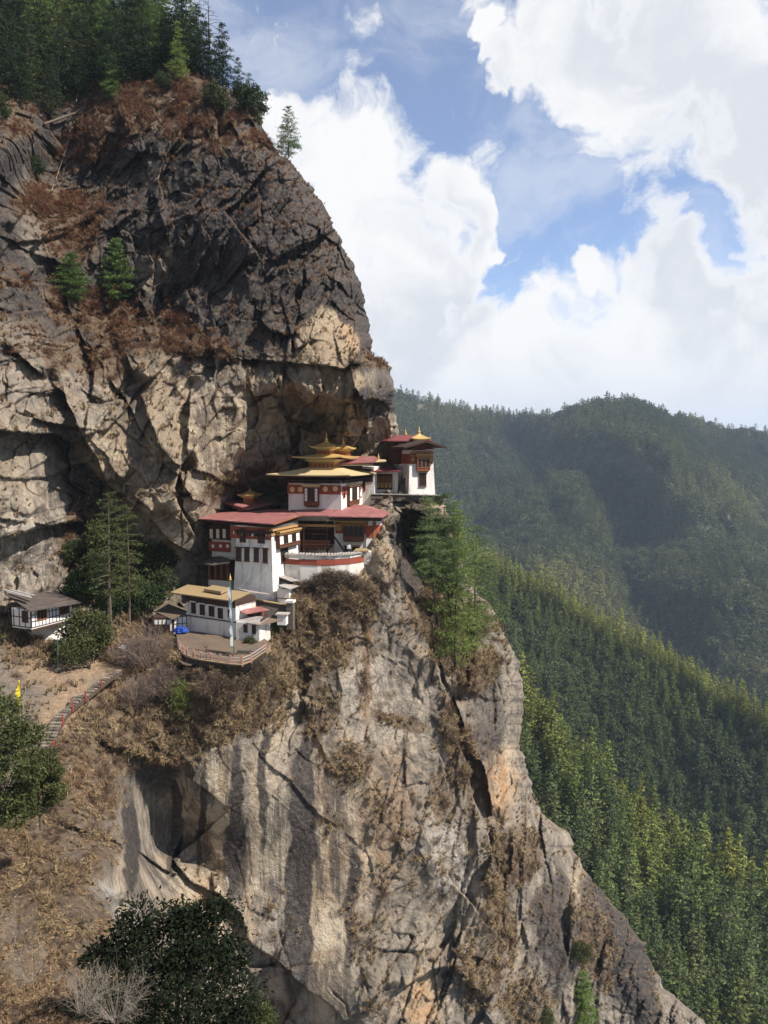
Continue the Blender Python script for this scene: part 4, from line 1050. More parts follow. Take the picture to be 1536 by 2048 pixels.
def hip(F, x0, x1, y0, y1, z, rise, tx0, tx1, ty0, ty1, th=.14, lift=.0, n=5):
    """hip / pagoda roof: flared rectangle up to a smaller top, corners lifted"""
    mb = MB(); rings = []
    for k in range(n):
        f = k / (n - 1.0); g = f ** 1.25
        X0, X1, Y0, Y1 = x0 + (tx0 - x0) * f, x1 + (tx1 - x1) * f, y0 + (ty0 - y0) * f, y1 + (ty1 - y1) * f
        zz = z + rise * g; l = lift * (1 - f) ** 3
        m = 6; ring = []
        for (a, b) in (((X0, Y0), (X1, Y0)), ((X1, Y0), (X1, Y1)), ((X1, Y1), (X0, Y1)), ((X0, Y1), (X0, Y0))):
            for j in range(m):
                q = j / m; e = abs(q - .5) * 2
                ring.append(F.p(a[0] + (b[0] - a[0]) * q, a[1] + (b[1] - a[1]) * q, zz + l * e ** 3))
        rings.append(ring)
    i0 = len(mb.v); M_ = len(rings[0])
    for up in (0, 1):
        for r_ in rings: mb.v += [tuple(p - Vector((0, 0, th)) * (1 - up)) for p in r_]
    for up in (0, 1):
        o = i0 + up * n * M_
        for k in range(n - 1):
            for j in range(M_):
                j2 = (j + 1) % M_; mb.f.append((o + k * M_ + j, o + k * M_ + j2, o + (k + 1) * M_ + j2, o + (k + 1) * M_ + j))
        mb.f.append(tuple(o + (n - 1) * M_ + j for j in range(M_)))
    for j in range(M_):
        j2 = (j + 1) % M_; mb.f.append((i0 + j, i0 + n * M_ + j, i0 + n * M_ + j2, i0 + j2))
    return mb
def finial(parent, p, h, name="finial"):
    r = h * .16
    prof = [(r * 1.2, 0), (r * 1.25, .08 * h), (r * .6, .14 * h), (r * 1.0, .22 * h), (r * 1.05, .34 * h), (r * .45, .42 * h), (r * .6, .5 * h), (r * .28, .56 * h), (r * .4, .66 * h), (r * .18, .74 * h), (r * .2, .86 * h), (.01, h)]
    return MB().lathe(p, prof, 10).build(name, M_GOLD, parent, smooth=False)
def slabroof(parent, polys, th, mat, name="roof", label=None):
    mb = MB()
    for pl in polys: mb.slab([P(*q) for q in pl], (0, 0, -th))
    return mb.build(name, mat, parent, label)

# ---------------------------------------------------------------- red roofed temple with white tower
C0 = at_z(547, 1205, -305 / FPX * 103.3)
T = Fr(C0, 22)
B1 = thing("red_roofed_temple", "long red tin roofed temple with tall white tower and balconies on the cliff edge", "temple", C0)
HT = 10.6
T.block(-6.75, 0, 0, 9.0, -2.0, HT, .045).build("tower", M_WHITE, B1)
TF = Battered(T.p(-6.75, 0, -2.0), T.p(0, 0, -2.0), .045)
TR = Battered(T.p(0, 0, -2.0), T.p(0, 9, -2.0), .0); TR.n0 = T.t.copy(); TR.up = (Vector((0, 0, 1)) - TR.n0 * .045).normalized(); TR.n = (TR.n0 + Vector((0, 0, .045))).normalized()
band(B1, TF, (460.5, 1054, 542, 1078))
for x, y in ((471, 1066), (505, 1068), (536, 1069)): medallion(B1, TF, x, y, .34, M_WPANE, .07)
for rc in ((480, 1056, 492, 1085), (516, 1058, 530, 1087)): window(B1, TF, rc, 2, 3, M_BROWN, M_PANE)
for rc in ((472, 1096, 483, 1121), (489, 1096, 499, 1122), (508, 1097, 518, 1123), (526, 1098, 536, 1125)): window(B1, TF, rc, 2, 2, M_BROWN, M_PANE, M_DKBROWN)
c_ = MB(); TF.bx(c_, .4, 6.35, 11.55, 11.95, -.02, .35); c_.build("cornice", M_DKBROWN, B1)
for k in range(6): TF.bx(MB(), .6 + k * 1.08, .85 + k * 1.08, 11.2, 11.55, -.02, .8).build("bracket", M_DKBROWN, B1)
bay_window(B1, TR, (551, 1066, 592, 1092), 5, 2, .7, M_BROWN, (0, 2, 4), 0, M_OCHREW, .5)
window(B1, TR, (561, 1096, 576, 1124), 2, 2, M_DKBROWN, M_PANE, M_DKBROWN)
cornice(B1, TR, .2, 8.2, 11.35, .95, .5, 12, M_OCHREW, M_BROWN)
# left wing, set back
LW = Fr(P(462, 1150, 108.5), 24)
LW.block(-3.6, 1.5, 0, 3, -3, 7.5, .02).build("wing_wall", M_WHITE, B1)
WL = LW.front(-3.6, 1.5, 0, -3)
band(B1, WL, (419, 1048, 461, 1079), M_DKBROWN, .16, "timber_gallery")
for x in (424, 437, 450): window(B1, WL, (x - 3.5, 1057, x + 4, 1077), 2, 2, M_DKBROWN, M_PANE, None, .08, .05, [(0, 0), (0, 1), (1, 0), (1, 1)], base=.16)
band(B1, WL, (418, 1084, 461, 1103), M_RED, .08)
for x in (427, 442, 456): medallion(B1, WL, x, 1092, .27, M_WPANE, .10)
# recessed middle with gallery
MF = Fr(P(668, 1120, 112), 8)
MF.block(-7.2, .6, 0, 4, -1.5, 7.0).build("wing_wall", M_WHITE, B1)
WM = MF.front(-7.2, .6, 0, -1.5)
band(B1, WM, (596, 1042, 668, 1088), M_DKBROWN, .06, "timber_gallery")
g_ = MF
bal = MF.block(-7.1, -.2, -2.2, 0, 2.05, 2.3).build("balcony", M_BROWN, B1)
rl = MB(); rl.box(g_.p(-7.1, -2.2, 3.15), g_.t * 6.9, g_.b * .1, (0, 0, .1)); rl.box(g_.p(-7.1, -2.2, 2.65), g_.t * 6.9, g_.b * .07, (0, 0, .07))
for k in range(30): rl.box(g_.p(-7.05 + k * .236, -2.18, 2.3), g_.t * .09, g_.b * .06, (0, 0, .9))
rl.build("railing", M_RUST, bal)
fr_ = MB()
for k in range(16): fr_.box(g_.p(-7.0 + k * .44, -2.1, 1.75), g_.t * .2, g_.b * .3, (0, 0, .3))
fr_.build("bracket", M_DKBROWN, bal)
for k in range(2):
    po = MB()
    for j in range(10): po.box(g_.p(-7.0 + j * .68, -2.1 + k * .01, 4.15 + k * .8), g_.t * .5, g_.b * .05, (0, 0, .12))
    po.build("lattice", M_BROWN, bal)
for x in (-.75, -4.3):
    pc = MB(); pc.box(g_.p(x, -2.15, -1.2), g_.t * .24, g_.b * .24, (0, 0, 6.5)); pc.box(g_.p(x - .3, -2.2, 5.0), g_.t * .85, g_.b * .34, (0, 0, .3)); pc.build("column", M_DKBROWN if x > -2 else M_RUST, B1)
bm_ = MB(); bm_.box(g_.p(-7.2, -2.3, 5.3), g_.t * 8.2, g_.b * .35, (0, 0, .38)); bm_.build("beam", M_OCHREW, B1)
lo = MB(); lo.box(g_.p(-6.6, -1.9, .55), g_.t * 2.4, g_.b * 1.6, (0, 0, .14)); lo.box(g_.p(-6.3, -1.0, -1.2), g_.t * .2, g_.b * .2, (0, 0, 1.8)); lo.box(g_.p(-4.6, -1.0, -1.2), g_.t * .2, g_.b * .2, (0, 0, 1.8))
lo.build("porch_roof", M_DKBROWN, B1)
st = MB(); a_, b_ = P(668, 1076, 109.4), P(692, 1110, 108.6)
for off in (0, .75):
    o_ = Vector((0, off, 0)); st.slab([a_ + o_, a_ + o_ + Vector((0, 0, .28)), b_ + o_ + Vector((0, 0, .28)), b_ + o_], (0, .08, 0))
for k in range(9): q = a_.lerp(b_, (k + .5) / 9); st.box(q, (.26, 0, 0), (0, .75, 0), (0, 0, .06))
st.build("outer_stair", M_DKBROWN, B1)
# right part with oriel and rounded end
RF = Fr(P(737, 1135, 110), 6)
RF.block(-5.2, 0, 0, 7, -3, 7.2, .012).build("end_wall", M_WHITE, B1)
WRt = RF.front(-5.2, 0, 0, -3)
band(B1, WRt, (671, 1043, 736, 1067), M_RED, .05)
medallion(B1, WRt, 678.5, 1056, .44, M_OCHREW, .06)
bay_window(B1, WRt, (688, 1046, 728, 1081), 4, 3, .6, M_BROWN, (), 4, M_OCHREW, .4)
cornice(B1, WRt, .1, 5.1, 9.35, .7, .45, 10)
dr = window(B1, WRt, (703, 1092, 720, 1108), 2, 1, M_OCHREW, M_PANE, M_OCHREW, .12, .12, name='door')
window(B1, WRt, (689, 1093, 701, 1110), 1, 1, M_DKBROWN, M_PANE, M_DKBROWN)
# rounded right end: a stack of wall facets
re_ = MB(); pb = []; pt_ = []
for k in range(7):
    a = math.radians(-90 + 21 * k); r1, r0 = 2.35, 2.75
    c = RF.p(-.35, 2.4, 0)
    pb.append(c + (RF.t * math.cos(a) + RF.b * math.sin(a)) * r0 + Vector((0, 0, -4.2))); pt_.append(c + (RF.t * math.cos(a) + RF.b * math.sin(a)) * r1 + Vector((0, 0, 7.2)))
n_ = len(pb); re_.v = [tuple(p) for p in pb + pt_]
for k in range(n_ - 1): re_.f.append((k, k + 1, n_ + k + 1, n_ + k))
re_.f.append(tuple(range(n_))); re_.f.append(tuple(range(n_, 2 * n_)))
rew = re_.build("round_wall", M_WHITE, B1)
rb = MB()
for k in range(6):
    a1, a2 = math.radians(-90 + 21 * k), math.radians(-90 + 21 * (k + 1)); c = RF.p(-.35, 2.4, 0)
    def rp(a, r, z): return c + (RF.t * math.cos(a) + RF.b * math.sin(a)) * r + Vector((0, 0, z))
    rb.hexa([rp(a1, 2.3, 4.55), rp(a2, 2.3, 4.55), rp(a2, 2.53, 4.55), rp(a1, 2.53, 4.55)], [rp(a1, 2.3, 6.3), rp(a2, 2.3, 6.3), rp(a2, 2.47, 6.3), rp(a1, 2.47, 6.3)])
rb.build("red_band", M_RED, rew)
rs = MB()
for a in (-66, -18, 24):
    a = math.radians(a); q = rp(a, 2.42, 4.4); rs.box(q, (RF.t * -math.sin(a) + RF.b * math.cos(a)) * .45, (RF.t * math.cos(a) + RF.b * math.sin(a)) * .16, (0, 0, 2.5))
rs.build("window_shutter", M_RUST, rew)
# roofs
slabroof(B1, [[(396, 1037, 108), (547, 1048, 101.6), (600, 1031, 108.8), (402, 1031, 113)]], .16, M_REDROOF, label="sagging red tin roof over the white tower")
slabroof(B1, [[(402, 1031, 113), (600, 1031, 108.8), (576, 1017, 116), (452, 1023, 119)], [(600, 1031, 108.8), (657, 1031, 108.0), (683, 1009, 115), (576, 1015, 116)]], .16, M_REDROOF, label="flat red tin roof behind the tower")
slabroof(B1, [[(657, 1032, 107.6), (765, 1034, 107.3), (733, 1010, 116), (690, 1008, 115.5)], [(765, 1034, 107.3), (780, 1025, 112), (733, 1010, 116)]], .16, M_REDROOF, label="hipped red tin roof over the rounded end")
ev = MB(); ev.slab([P(657, 1036, 107.9), P(763, 1038.5, 107.6), P(776, 1029, 112), P(690, 1030, 112.5)], (0, 0, -.3)); ev.build("eave_board", M_DKBROWN, B1)
ev = MB(); ev.slab([P(402, 1041, 108.6), P(546, 1052.5, 102.3), P(597, 1036, 109), P(420, 1034, 112.5)], (0, 0, -.25)); ev.build("eave_board", M_DKBROWN, B1)
rr_ = MB(); rr_.slab([P(547, 1047.2, 101.55), P(600, 1030.2, 108.75), P(600, 1032.2, 108.75), P(547, 1050.0, 101.55)], (.12, 0, 0)); rr_.build("barge_board", M_RUST, B1)

# ---------------------------------------------------------------- golden roofed temple above it
C2 = P(683, 1022, 111.5)
G = Fr(C2, 17)
B2 = thing("golden_roofed_temple", "white temple with three tiers of golden roofs above the red roof", "temple", C2)
G.block(-8.75, 0, 0, 10.2, -1.2, 4.6, .012).build("wall", M_WHITE, B2)
GF = G.front(-8.75, 0, 0, -1.2); GR = G.right(0, 0, 10.2, -1.2)
band(B2, GF, (575, 970, 682, 988), M_RED, .05); band(B2, GR, (684, 970, 728, 986), M_RED, .05)
for x, y in ((585, 979), (601, 979), (651, 978), (671, 977.5)): medallion(B2, GF, x, y, .4, M_GOLDR, .06)
bay_window(B2, GF, (611, 974, 638, 1012), 4, 4, .5, M_BROWN, (0, 3), 0, M_GOLDR, .42)
bay_window(B2, GR, (694, 972, 713, 1010), 4, 4, .5, M_BROWN, (0, 3), 0, M_GOLDR, .42)
window(B2, GR, (686, 974, 690, 996), 1, 2, M_RED, M_PANE); window(B2, GR, (719, 972, 724, 994), 1, 2, M_RED, M_WPANE)
cornice(B2, GF, .1, 8.6, 5.35, .5, .5, 20, M_DKBROWN, M_DKBROWN); cornice(B2, GR, .1, 10, 5.35, .5, .5, 22, M_DKBROWN, M_DKBROWN)
ze = (G.C.z * 0) + (P(695, 951, 108.5).z - G.C.z)
hip(G, -11.3, 2.2, -2.4, 12.4, ze, 1.05, -6.6, -2.2, 2.9, 7.3, .16, .1).build("roof", M_GOLDR, B2, "broad lowest golden roof")
sf = MB(); sf.slab([G.p(-10.6, -1.8, ze - .18), G.p(1.5, -1.8, ze - .18), G.p(1.5, 11.8, ze - .18), G.p(-10.6, 11.8, ze - .18)], (0, 0, -.22)); sf.build("eave_board", M_DKBROWN, B2)
cx, cy = -4.4, 5.1
def tier(parent, F, cx, cy, hw, z0, z1, zc, rw, ze, rise, tw, lift, bandmat=M_OCHREW):
    nk = F.block(cx - hw, cx + hw, cy - hw, cy + hw, z0, z1).build("neck", bandmat, parent)
    m = MB()
    for W_ in (F.front(cx - hw, cx + hw, cy - hw, z0), F.right(cx + hw, cy - hw, cy + hw, z0)):
        n = 6; h = z1 - z0
        for k in range(n): W_.bx(m, (k + .22) * 2 * hw / n, (k + .78) * 2 * hw / n, h * .12, h * .62, .0, .06)
    m.build("panel", M_RUST, nk)
    c = MB()
    for q, (e, hh) in enumerate(((.25, .16), (.55, .16))): c.box(F.p(cx - hw - e, cy - hw - e, zc + q * .2), F.t * 2 * (hw + e), F.b * 2 * (hw + e), (0, 0, hh))
    c.build("cornice", M_GOLDR, parent)
    return hip(F, cx - rw, cx + rw, cy - rw, cy + rw, ze, rise, cx - tw, cx + tw, cy - tw, cy + tw, .12, lift).build("roof", M_GOLD, parent)
zz = ze + 1.0
tier(B2, G, cx, cy, 2.05, zz - .3, zz + 1.15, zz + .9, 4.1, zz + 1.55, .55, 1.2, .18)
tier(B2, G, cx, cy, 1.0, zz + 1.9, zz + 2.95, zz + 2.75, 1.95, zz + 3.1, .95, .2, .22)
finial(B2, G.p(cx, cy, zz + 4.0), 1.55)
for sx in (-1, 1):
    for sy in (-1, 1):
        q = G.p(cx + sx * 1.95, cy + sy * 1.95, zz + 3.25); MB().tube([q, q + Vector((sx * .12, sy * .05, .18)), q + Vector((sx * .14, sy * .06, .42))], .06, 4, .02).build("roof_horn", M_GOLD, B2)

# ---------------------------------------------------------------- rear temple with red roof and its own small pagoda
C3 = P(744, 985, 121)
R3 = Fr(C3, 10)
B3 = thing("rear_temple", "rear temple with maroon roof half hidden behind the golden roofs, below the overhang", "temple", C3)
R3.block(-7, .4, 0, 6, -2.5, 4.2).build("wall", M_WHITE, B3)
W3 = R3.front(-7, .4, 0, -2.5)
band(B3, W3, (680, 938, 746, 964), M_DKBROWN, .08, "timber_gallery")
window(B3, W3, (725, 963, 731, 982), 1, 2, M_RED, M_PANE)
slabroof(B3, [[(655, 927, 117), (770, 922.5, 117), (748, 912, 124), (682, 913, 124)]], .2, M_REDROOF)
e3 = MB(); e3.slab([P(672, 929, 117.5), P(746, 928.5, 117.5), P(746, 926, 122), P(672, 926, 122)], (0, 0, -.25)); e3.build("eave_board", M_SLATE, B3)
e3 = MB(); e3.slab([P(672, 934, 118.5), P(725, 933, 118.5), P(725, 931, 122), P(672, 931, 122)], (0, 0, -.5)); e3.build("eave_board", M_DKBROWN, B3, None)
gc = MB(); gc.slab([P(752, 923.5, 116.8), P(773, 922, 116.8), P(771, 919, 119), P(756, 919, 119)], (0, 0, -.1)); gc.build("roof_corner", M_GOLDR, B3)
finial(B3, P(757, 917, 118.5), .9)
PG = Fr(P(689, 908, 121), 14)
tier(B3, PG, -.2, 0, .95, -.6, .75, .55, 1.7, .85, .75, .25, .18)
finial(B3, PG.p(-.2, 0, 1.5), 1.25)
# ---------------------------------------------------------------- low gallery between the temples
C3b = P(786, 988, 123)
R4 = Fr(C3b, 8)
B3b = thing("prayer_hall_gallery", "low hall with dark timber gallery of round panels beside the small white tower", "hall", C3b)
R4.block(-4.2, .8, 0, 4, -1.2, 3.9).build("wall", M_WHITE, B3b)
W4 = R4.front(-4.2, .8, 0, -1.2)
gl = band(B3b, W4, (743, 948, 785, 979), M_DKBROWN, .1, "timber_gallery")
m_ = MB()
for k in range(5):
    x = 748.5 + k * 8; u, v = W4.hit(x, 972.5); m_.slab([W4.pt(u + .27 * math.cos(6.283 * j / 12), v + .27 * math.sin(6.283 * j / 12), .09) for j in range(12)], W4.n * .06)
m_.build("medallion", M_OCHREW, gl)
m_ = MB()
for k in range(11): u, v = W4.hit(745 + k * 3.8, 964); W4.bx(m_, u - .035, u + .035, v - .2, v + 1.0, .08, .16)
u0, u1, v0, v1 = W4.rect(743, 966.5, 785, 968.5); W4.bx(m_, u0, u1, v0, v1, .08, .18)
m_.build("baluster", M_OCHREW, gl)
slabroof(B3b, [[(737, 942, 121), (803, 942, 120), (790, 934.5, 126), (745, 935.5, 126)]], .18, M_REDDK)
stp = MB(); a_, b_ = P(798, 986, 121.5), P(803, 945, 125.5)
for k in range(12):
    q = a_.lerp(b_, k / 12); stp.box(q, (.75, 0, 0), (0, .6, 0), (0, 0, -.4))
stp.build("stone_steps", M_STONE, B3b)

# ---------------------------------------------------------------- small white cliff tower
C4 = P(871, 992, 122.5)
K = Fr(C4, -17)
B4 = thing("cliff_tower", "small white tower with timber oriel and dark pitched roof on the stone terrace edge", "tower", C4)
K.block(-4.75, 0, 0, 5.0, -.6, 7.6, .05).build("wall", M_WHITE, B4)
KF = Battered(K.p(-4.75, 0, -.6), K.p(0, 0, -.6), .05)
u0, u1, v0, v1 = KF.rect(806, 908, 868, 928)
KF.bx(MB(), .3, 4.35, v0, v1, -.02, .05).build("red_band", M_RED, B4)
KL = Battered(K.p(-4.75, 0, -.6), K.p(-4.75, 5, -.6), .0); KL.n0 = -K.t; KL.up = (Vector((0, 0, 1)) - KL.n0 * .05).normalized(); KL.n = (KL.n0 + Vector((0, 0, .05))).normalized()
KL.bx(MB(), .3, 4.7, v0, v1, -.02, .05).build("red_band", M_RED, B4)
KL.bx(MB(), 2.2, 2.7, 1.8, 3.6, -.02, .08).build("window", M_DKBROWN, B4)
for x in (826, 862): medallion(B4, KF, x, 919, .36, M_OCHREW, .07)
bay_window(B4, KF, (833, 914, 857, 942), 3, 2, .65, M_RUST, (), 3, M_OCHREW, .45)
window(B4, KF, (838, 948, 852, 972), 3, 2, M_BROWN, M_PANE, M_DKBROWN, .2, .09)
cornice(B4, KF, .4, 4.3, 7.15, .7, .5, 9)
sr = MB(); KF.bx(sr, .9, 4.3, 7.95, 8.1, -.02, 1.2); sr.build("window_hood", M_PINKPOST, B4)
# pitched roof, gable to the front
zr = 8.0
r4 = MB()
for sgn in (-1, 1):
    xm = -2.35; xe = xm + sgn * 3.7
    r4.slab([K.p(xm, -1.7, zr + 1.0), K.p(xe, -1.7, zr - .05), K.p(xe, 6.2, zr - .05), K.p(xm, 6.2, zr + 1.0)], (0, 0, .16))
r4.build("roof", M_DKBROWN, B4, "dark pitched roof with deep eaves")
gb = MB(); gb.slab([K.p(-4.5, -.1, zr - .25), K.p(-.2, -.1, zr - .25), K.p(-2.35, -.1, zr + .9)], K.b * .2); gb.build("gable", M_BROWN, B4)
fb = MB()
for sgn in (-1, 1):
    xm = -2.35; xe = xm + sgn * 3.75
    fb.slab([K.p(xm, -1.78, zr + 1.1), K.p(xe, -1.78, zr + .05), K.p(xe, -1.78, zr - .2), K.p(xm, -1.78, zr + .82)], K.b * .08)
fb.build("barge_board", M_DKBROWN, B4)
# upper roof and gilt lantern behind
K2 = Fr(P(838, 905, 127.5), -10)
ub = K2.block(-4.6, 1.2, 0, 4, -2, 2.35).build("upper_wall", M_BROWN, B4)
W5 = K2.front(-4.6, 1.2, 0, -2); wp = MB(); W5.bx(wp, 1.0, 3.2, 3.2, 3.6, -.02, .1); wp.build("white_panel", M_WPANE, ub)
hip(K2, -6.0, 2.2, -1.4, 4.8, 2.0, 1.0, -3.6, .6, 1.2, 2.4, .15, .05).build("roof", M_REDDK, B4, "small maroon hipped roof behind")
K3 = Fr(P(838, 890, 127.0), -12)
tier(B4, K3, 0, 0, 1.05, -.3, 1.0, .75, 1.7, 1.05, .8, .2, .22)
finial(B4, K3.p(0, 0, 1.8), 1.5); finial(B4, P(811, 873, 128.5), 1.45)

# ---------------------------------------------------------------- small shrine with gilt lantern left of the temples
C5 = P(498, 1020, 117)
S5 = Fr(C5, 20)
B5 = thing("lantern_shrine", "small shrine under a red roof topped by a golden lantern, against the cliff", "shrine", C5)
S5.block(-3.4, 3.2, .8, 4.5, -2.0, .5).build("wall", M_DKBROWN, B5)
slabroof(B5, [[(443, 1002.6, 119), (496, 1018, 114.5), (552, 1005.5, 120), (520, 999.2, 124)]], .18, M_REDROOF)
gg = MB(); gg.slab([P(445, 1004.5, 119.1), P(495, 1019.8, 114.7), P(481, 1022, 115.4)], (0, .15, 0)); gg.build("gable", M_REDDK, B5)
S6 = Fr(P(500, 1004, 119), 16)
tier(B5, S6, 0, 0, .8, -.2, 1.0, .8, 1.55, 1.15, .7, .15, .2)
finial(B5, S6.p(0, 0, 1.8), .85)

# ---------------------------------------------------------------- dark chapel below the left wing
C6 = P(452, 1168, 106.6)
S = Fr(C6, 22)
B6 = thing("dark_chapel", "dark timber chapel with drooping black roof in the shade beside the white tower", "chapel", C6)
S.block(-3.1, .8, 0, 3, -.4, .45).build("base_wall", M_WHITED, B6)
S.block(-3.0, .7, .1, 3, .45, 3.3).build("wall", M_DKBROWN, B6)
cl = MB()
for k in range(4): cl.box(S.p(-3.0 + k * 1.05, -.02, .45), S.t * .22, S.b * .2, (0, 0, 2.7))
cl.build("column", M_RUST, B6)
W6 = S.front(-3.0, .7, .1, .45); wp = MB()
for k in range(3): W6.bx(wp, .35 + k * 1.05, .9 + k * 1.05, .7, 2.2, .0, .05)
wp.build("pane", M_PANE, B6)
slabroof(B6, [[(388, 1125, 109), (425, 1130, 105), (440, 1112, 108.5), (415, 1115, 111)], [(425, 1130, 105), (460, 1124, 104.5), (457, 1117, 107), (440, 1112, 108.5)]], .15, M_DKROOF)

# ---------------------------------------------------------------- ochre roofed house on the courtyard
zc = ZC
A7, E7 = at_z(370, 1259, zc), at_z(470, 1275, zc)
ang7 = math.degrees(math.atan2(A7.y - E7.y, E7.x - A7.x)); L7 = (Vector((A7.x, A7.y)) - Vector((E7.x, E7.y))).length
H7 = Fr(E7, ang7)
B7 = thing("ochre_roofed_house", "long white house with ochre roof and five dark windows behind the courtyard", "house", E7)
H7.block(-L7, .35, 0, 4.2, -.6, 2.0, .02).build("lower_wall", M_WHITED, B7)
H7.block(-L7 + .25, .1, .12, 4.2, 2.0, 4.1).build("wall", M_WHITED, B7)
lg = MB(); lg.box(H7.p(-L7, -.06, 1.96), H7.t * (L7 + .3), H7.b * .3, (0, 0, .1)); lg.build("ledge", M_DKBROWN, B7)
W7 = H7.front(-L7 + .25, .1, .12, 2.0)
for rc in ((383, 1204, 392, 1227), (400, 1208, 410, 1230), (418, 1211, 429, 1233), (436, 1215, 446, 1237), (456, 1218, 463, 1236)): window(B7, W7, rc, 2, 3, M_BROWN, M_PANE, M_WHITED, .08, .07)
H7.block(-L7 + .2, .1, .0, 4.2, 3.9, 4.9).build("eave_beam", M_DKBROWN, B7)
dz = 4.55
slabroof(B7, [[(340.5, 1184.5, 99.5), (463.5, 1201.6, 94.6), (500.6, 1184.5, 98.9), (375, 1169, 105)]], .16, M_OCHRE)
slabroof(B7, [[(500.6, 1184.5, 98.9), (540, 1189, 98.5), (536, 1186.5, 101), (470, 1176, 102)]], .12, M_GREYROOF, "rear_roof")
ln = MB(); ln.slab([P(408, 1177.5, 99.2), P(442, 1183.0, 97.4), P(459, 1175.2, 99.4), P(425, 1169.8, 101.6)], (0, 0, -.35)); ln.build("roof_lantern", M_OCHRE, B7)
gbl = MB(); gbl.slab([P(468, 1204, 95.6), P(499, 1189, 99.2), P(505, 1198, 99.2), P(506, 1206, 98), P(469, 1216, 95.7)], (-.15, .05, 0)); gbl.build("gable", M_OCHREW, B7, "carved ochre timber gable")
br_ = MB()
for k in range(8):
    q = P(473 + k * 4, 1209 - k * .6, 95.3); br_.tube([q, q + Vector((.14, 0, .2)), q + Vector((.28, 0, 0))], .05, 4)
br_.build("carved_railing", M_DKBROWN, B7)
# ---------------------------------------------------------------- annex
E8 = at_z(519, 1283, zc)
H8 = Fr(E8, 14)
B8 = thing("white_annex", "small white annex with pale tin roof and two windows at the right of the courtyard", "annex", E8)
H8.block(-3.3, 0, 0, 3.6, -.6, 2.35, .015).build("wall", M_WHITED, B8)
W8 = H8.front(-3.3, 0, 0, -.6)
for rc in ((487, 1248, 495, 1265), (504, 1250, 512, 1268)): window(B8, W8, rc, 1, 2, M_BROWN, M_PANE, None, .08, .07)
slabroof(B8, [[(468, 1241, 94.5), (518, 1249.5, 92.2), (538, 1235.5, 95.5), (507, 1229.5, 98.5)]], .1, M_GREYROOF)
slabroof(B8, [[(538, 1235.5, 95.5), (518, 1249.5, 92.2), (521, 1250.5, 92.3), (563, 1239.5, 96.5)]], .1, M_BRNROOF, "roof", "brown roof side")
gq = MB(); gq.slab([H8.p(.02, .3, 2.3), H8.p(.02, 3.5, 2.3), H8.p(.02, 1.9, 3.1)], H8.t * -.1); gq.build("gable", M_DKBROWN, B8)
# ---------------------------------------------------------------- porch
C9 = P(500, 1236, 97.5)
B9 = thing("red_roofed_porch", "open porch with faded red roof on a red post behind the annex", "porch", C9)
slabroof(B9, [[(470, 1217.5, 96.2), (491, 1227.5, 95.0), (538, 1219, 97.5), (512, 1210, 100)]], .1, M_REDROOF)
MB().tube([P(526, 1237, 97), P(526, 1221, 97)], .09, 6).build("post", M_REDPOST, B9)
MB().box(P(474, 1240, 97.2), (2.6, -.5, 0), (.5, 2, 0), (0, 0, 1.3)).build("wall", M_DKBROWN, B9)
# ---------------------------------------------------------------- half timbered hut
E10 = at_z(345, 1263, zc)
H10 = Fr(E10, -2)
B10 = thing("half_timbered_hut", "low hut with brown roof and white half timbered side left of the courtyard", "hut", E10)
H10.block(-2.6, 0, 0, 3, -.6, 1.95).build("wall", M_DKBROWN, B10)
W10 = H10.front(-2.6, 0, 0, -.6)
wp = MB()
for k in range(4): W10.bx(wp, .25 + k * .55, .62 + k * .55, 1.6, 2.2, 0, .06)
W10.bx(wp, 2.3, 2.5, .7, 2.4, 0, .06)
wp.build("white_panel", M_WPANE, B10)
H10b = Fr(H10.p(1.75, 0.9, 0), -20)
H10b.block(-1.75, 0, 0, 2, -.6, 1.95).build("side_wall", M_WPANE, B10)
W10b = H10b.front(-1.75, 0, 0, -.6); tb = MB()
for u in (0.0, .5, 1.1, 1.68): W10b.bx(tb, u, u + .08, .6, 2.55, 0, .05)
for v in (.6, 1.5, 2.45): W10b.bx(tb, 0, 1.75, v, v + .08, 0, .055)
tb.build("timber_frame", M_DKBROWN, B10)
slabroof(B10, [[(306, 1221, 101), (343, 1238, 97.2), (376, 1222.5, 99.5), (330, 1205, 104.5)]], .14, M_BRNROOF)
# ---------------------------------------------------------------- small sheds by the tower foot
C11 = P(578, 1198, 101.5)
B11 = thing("box_shed", "small white box shed with flat grey top at the foot of the white tower", "shed", C11)
F11 = Fr(C11, 12)
F11.block(-1.7, 0, 0, 1.5, -.8, 1.35).build("wall", M_WHITE, B11)
slabroof(B11, [[(554, 1170.5, 101.6), (579, 1178, 100.9), (598, 1171.5, 102.5), (572, 1166.5, 104)]], .1, M_GREYROOF)
F11.block(-1.72, .02, -.04, .2, .0, .12).build("ledge", M_STONE, B11)
C12 = P(580, 1168, 104)
B12 = thing("lean_to_shed", "lean-to shed with rusty tin roof above the white box shed", "shed", C12)
Fr(C12, 12).block(-1.7, .4, 0, 1.2, -.8, .7).build("wall", M_DKBROWN, B12)
Fr(C12, 12).block(-1.8, -.2, -.06, .2, -.8, .3).build("front_wall", M_STONE, B12)
slabroof(B12, [[(556, 1152.5, 104.2), (582, 1162.5, 103), (598, 1160, 103.8), (570, 1151, 105)]], .08, M_GREYROOF)
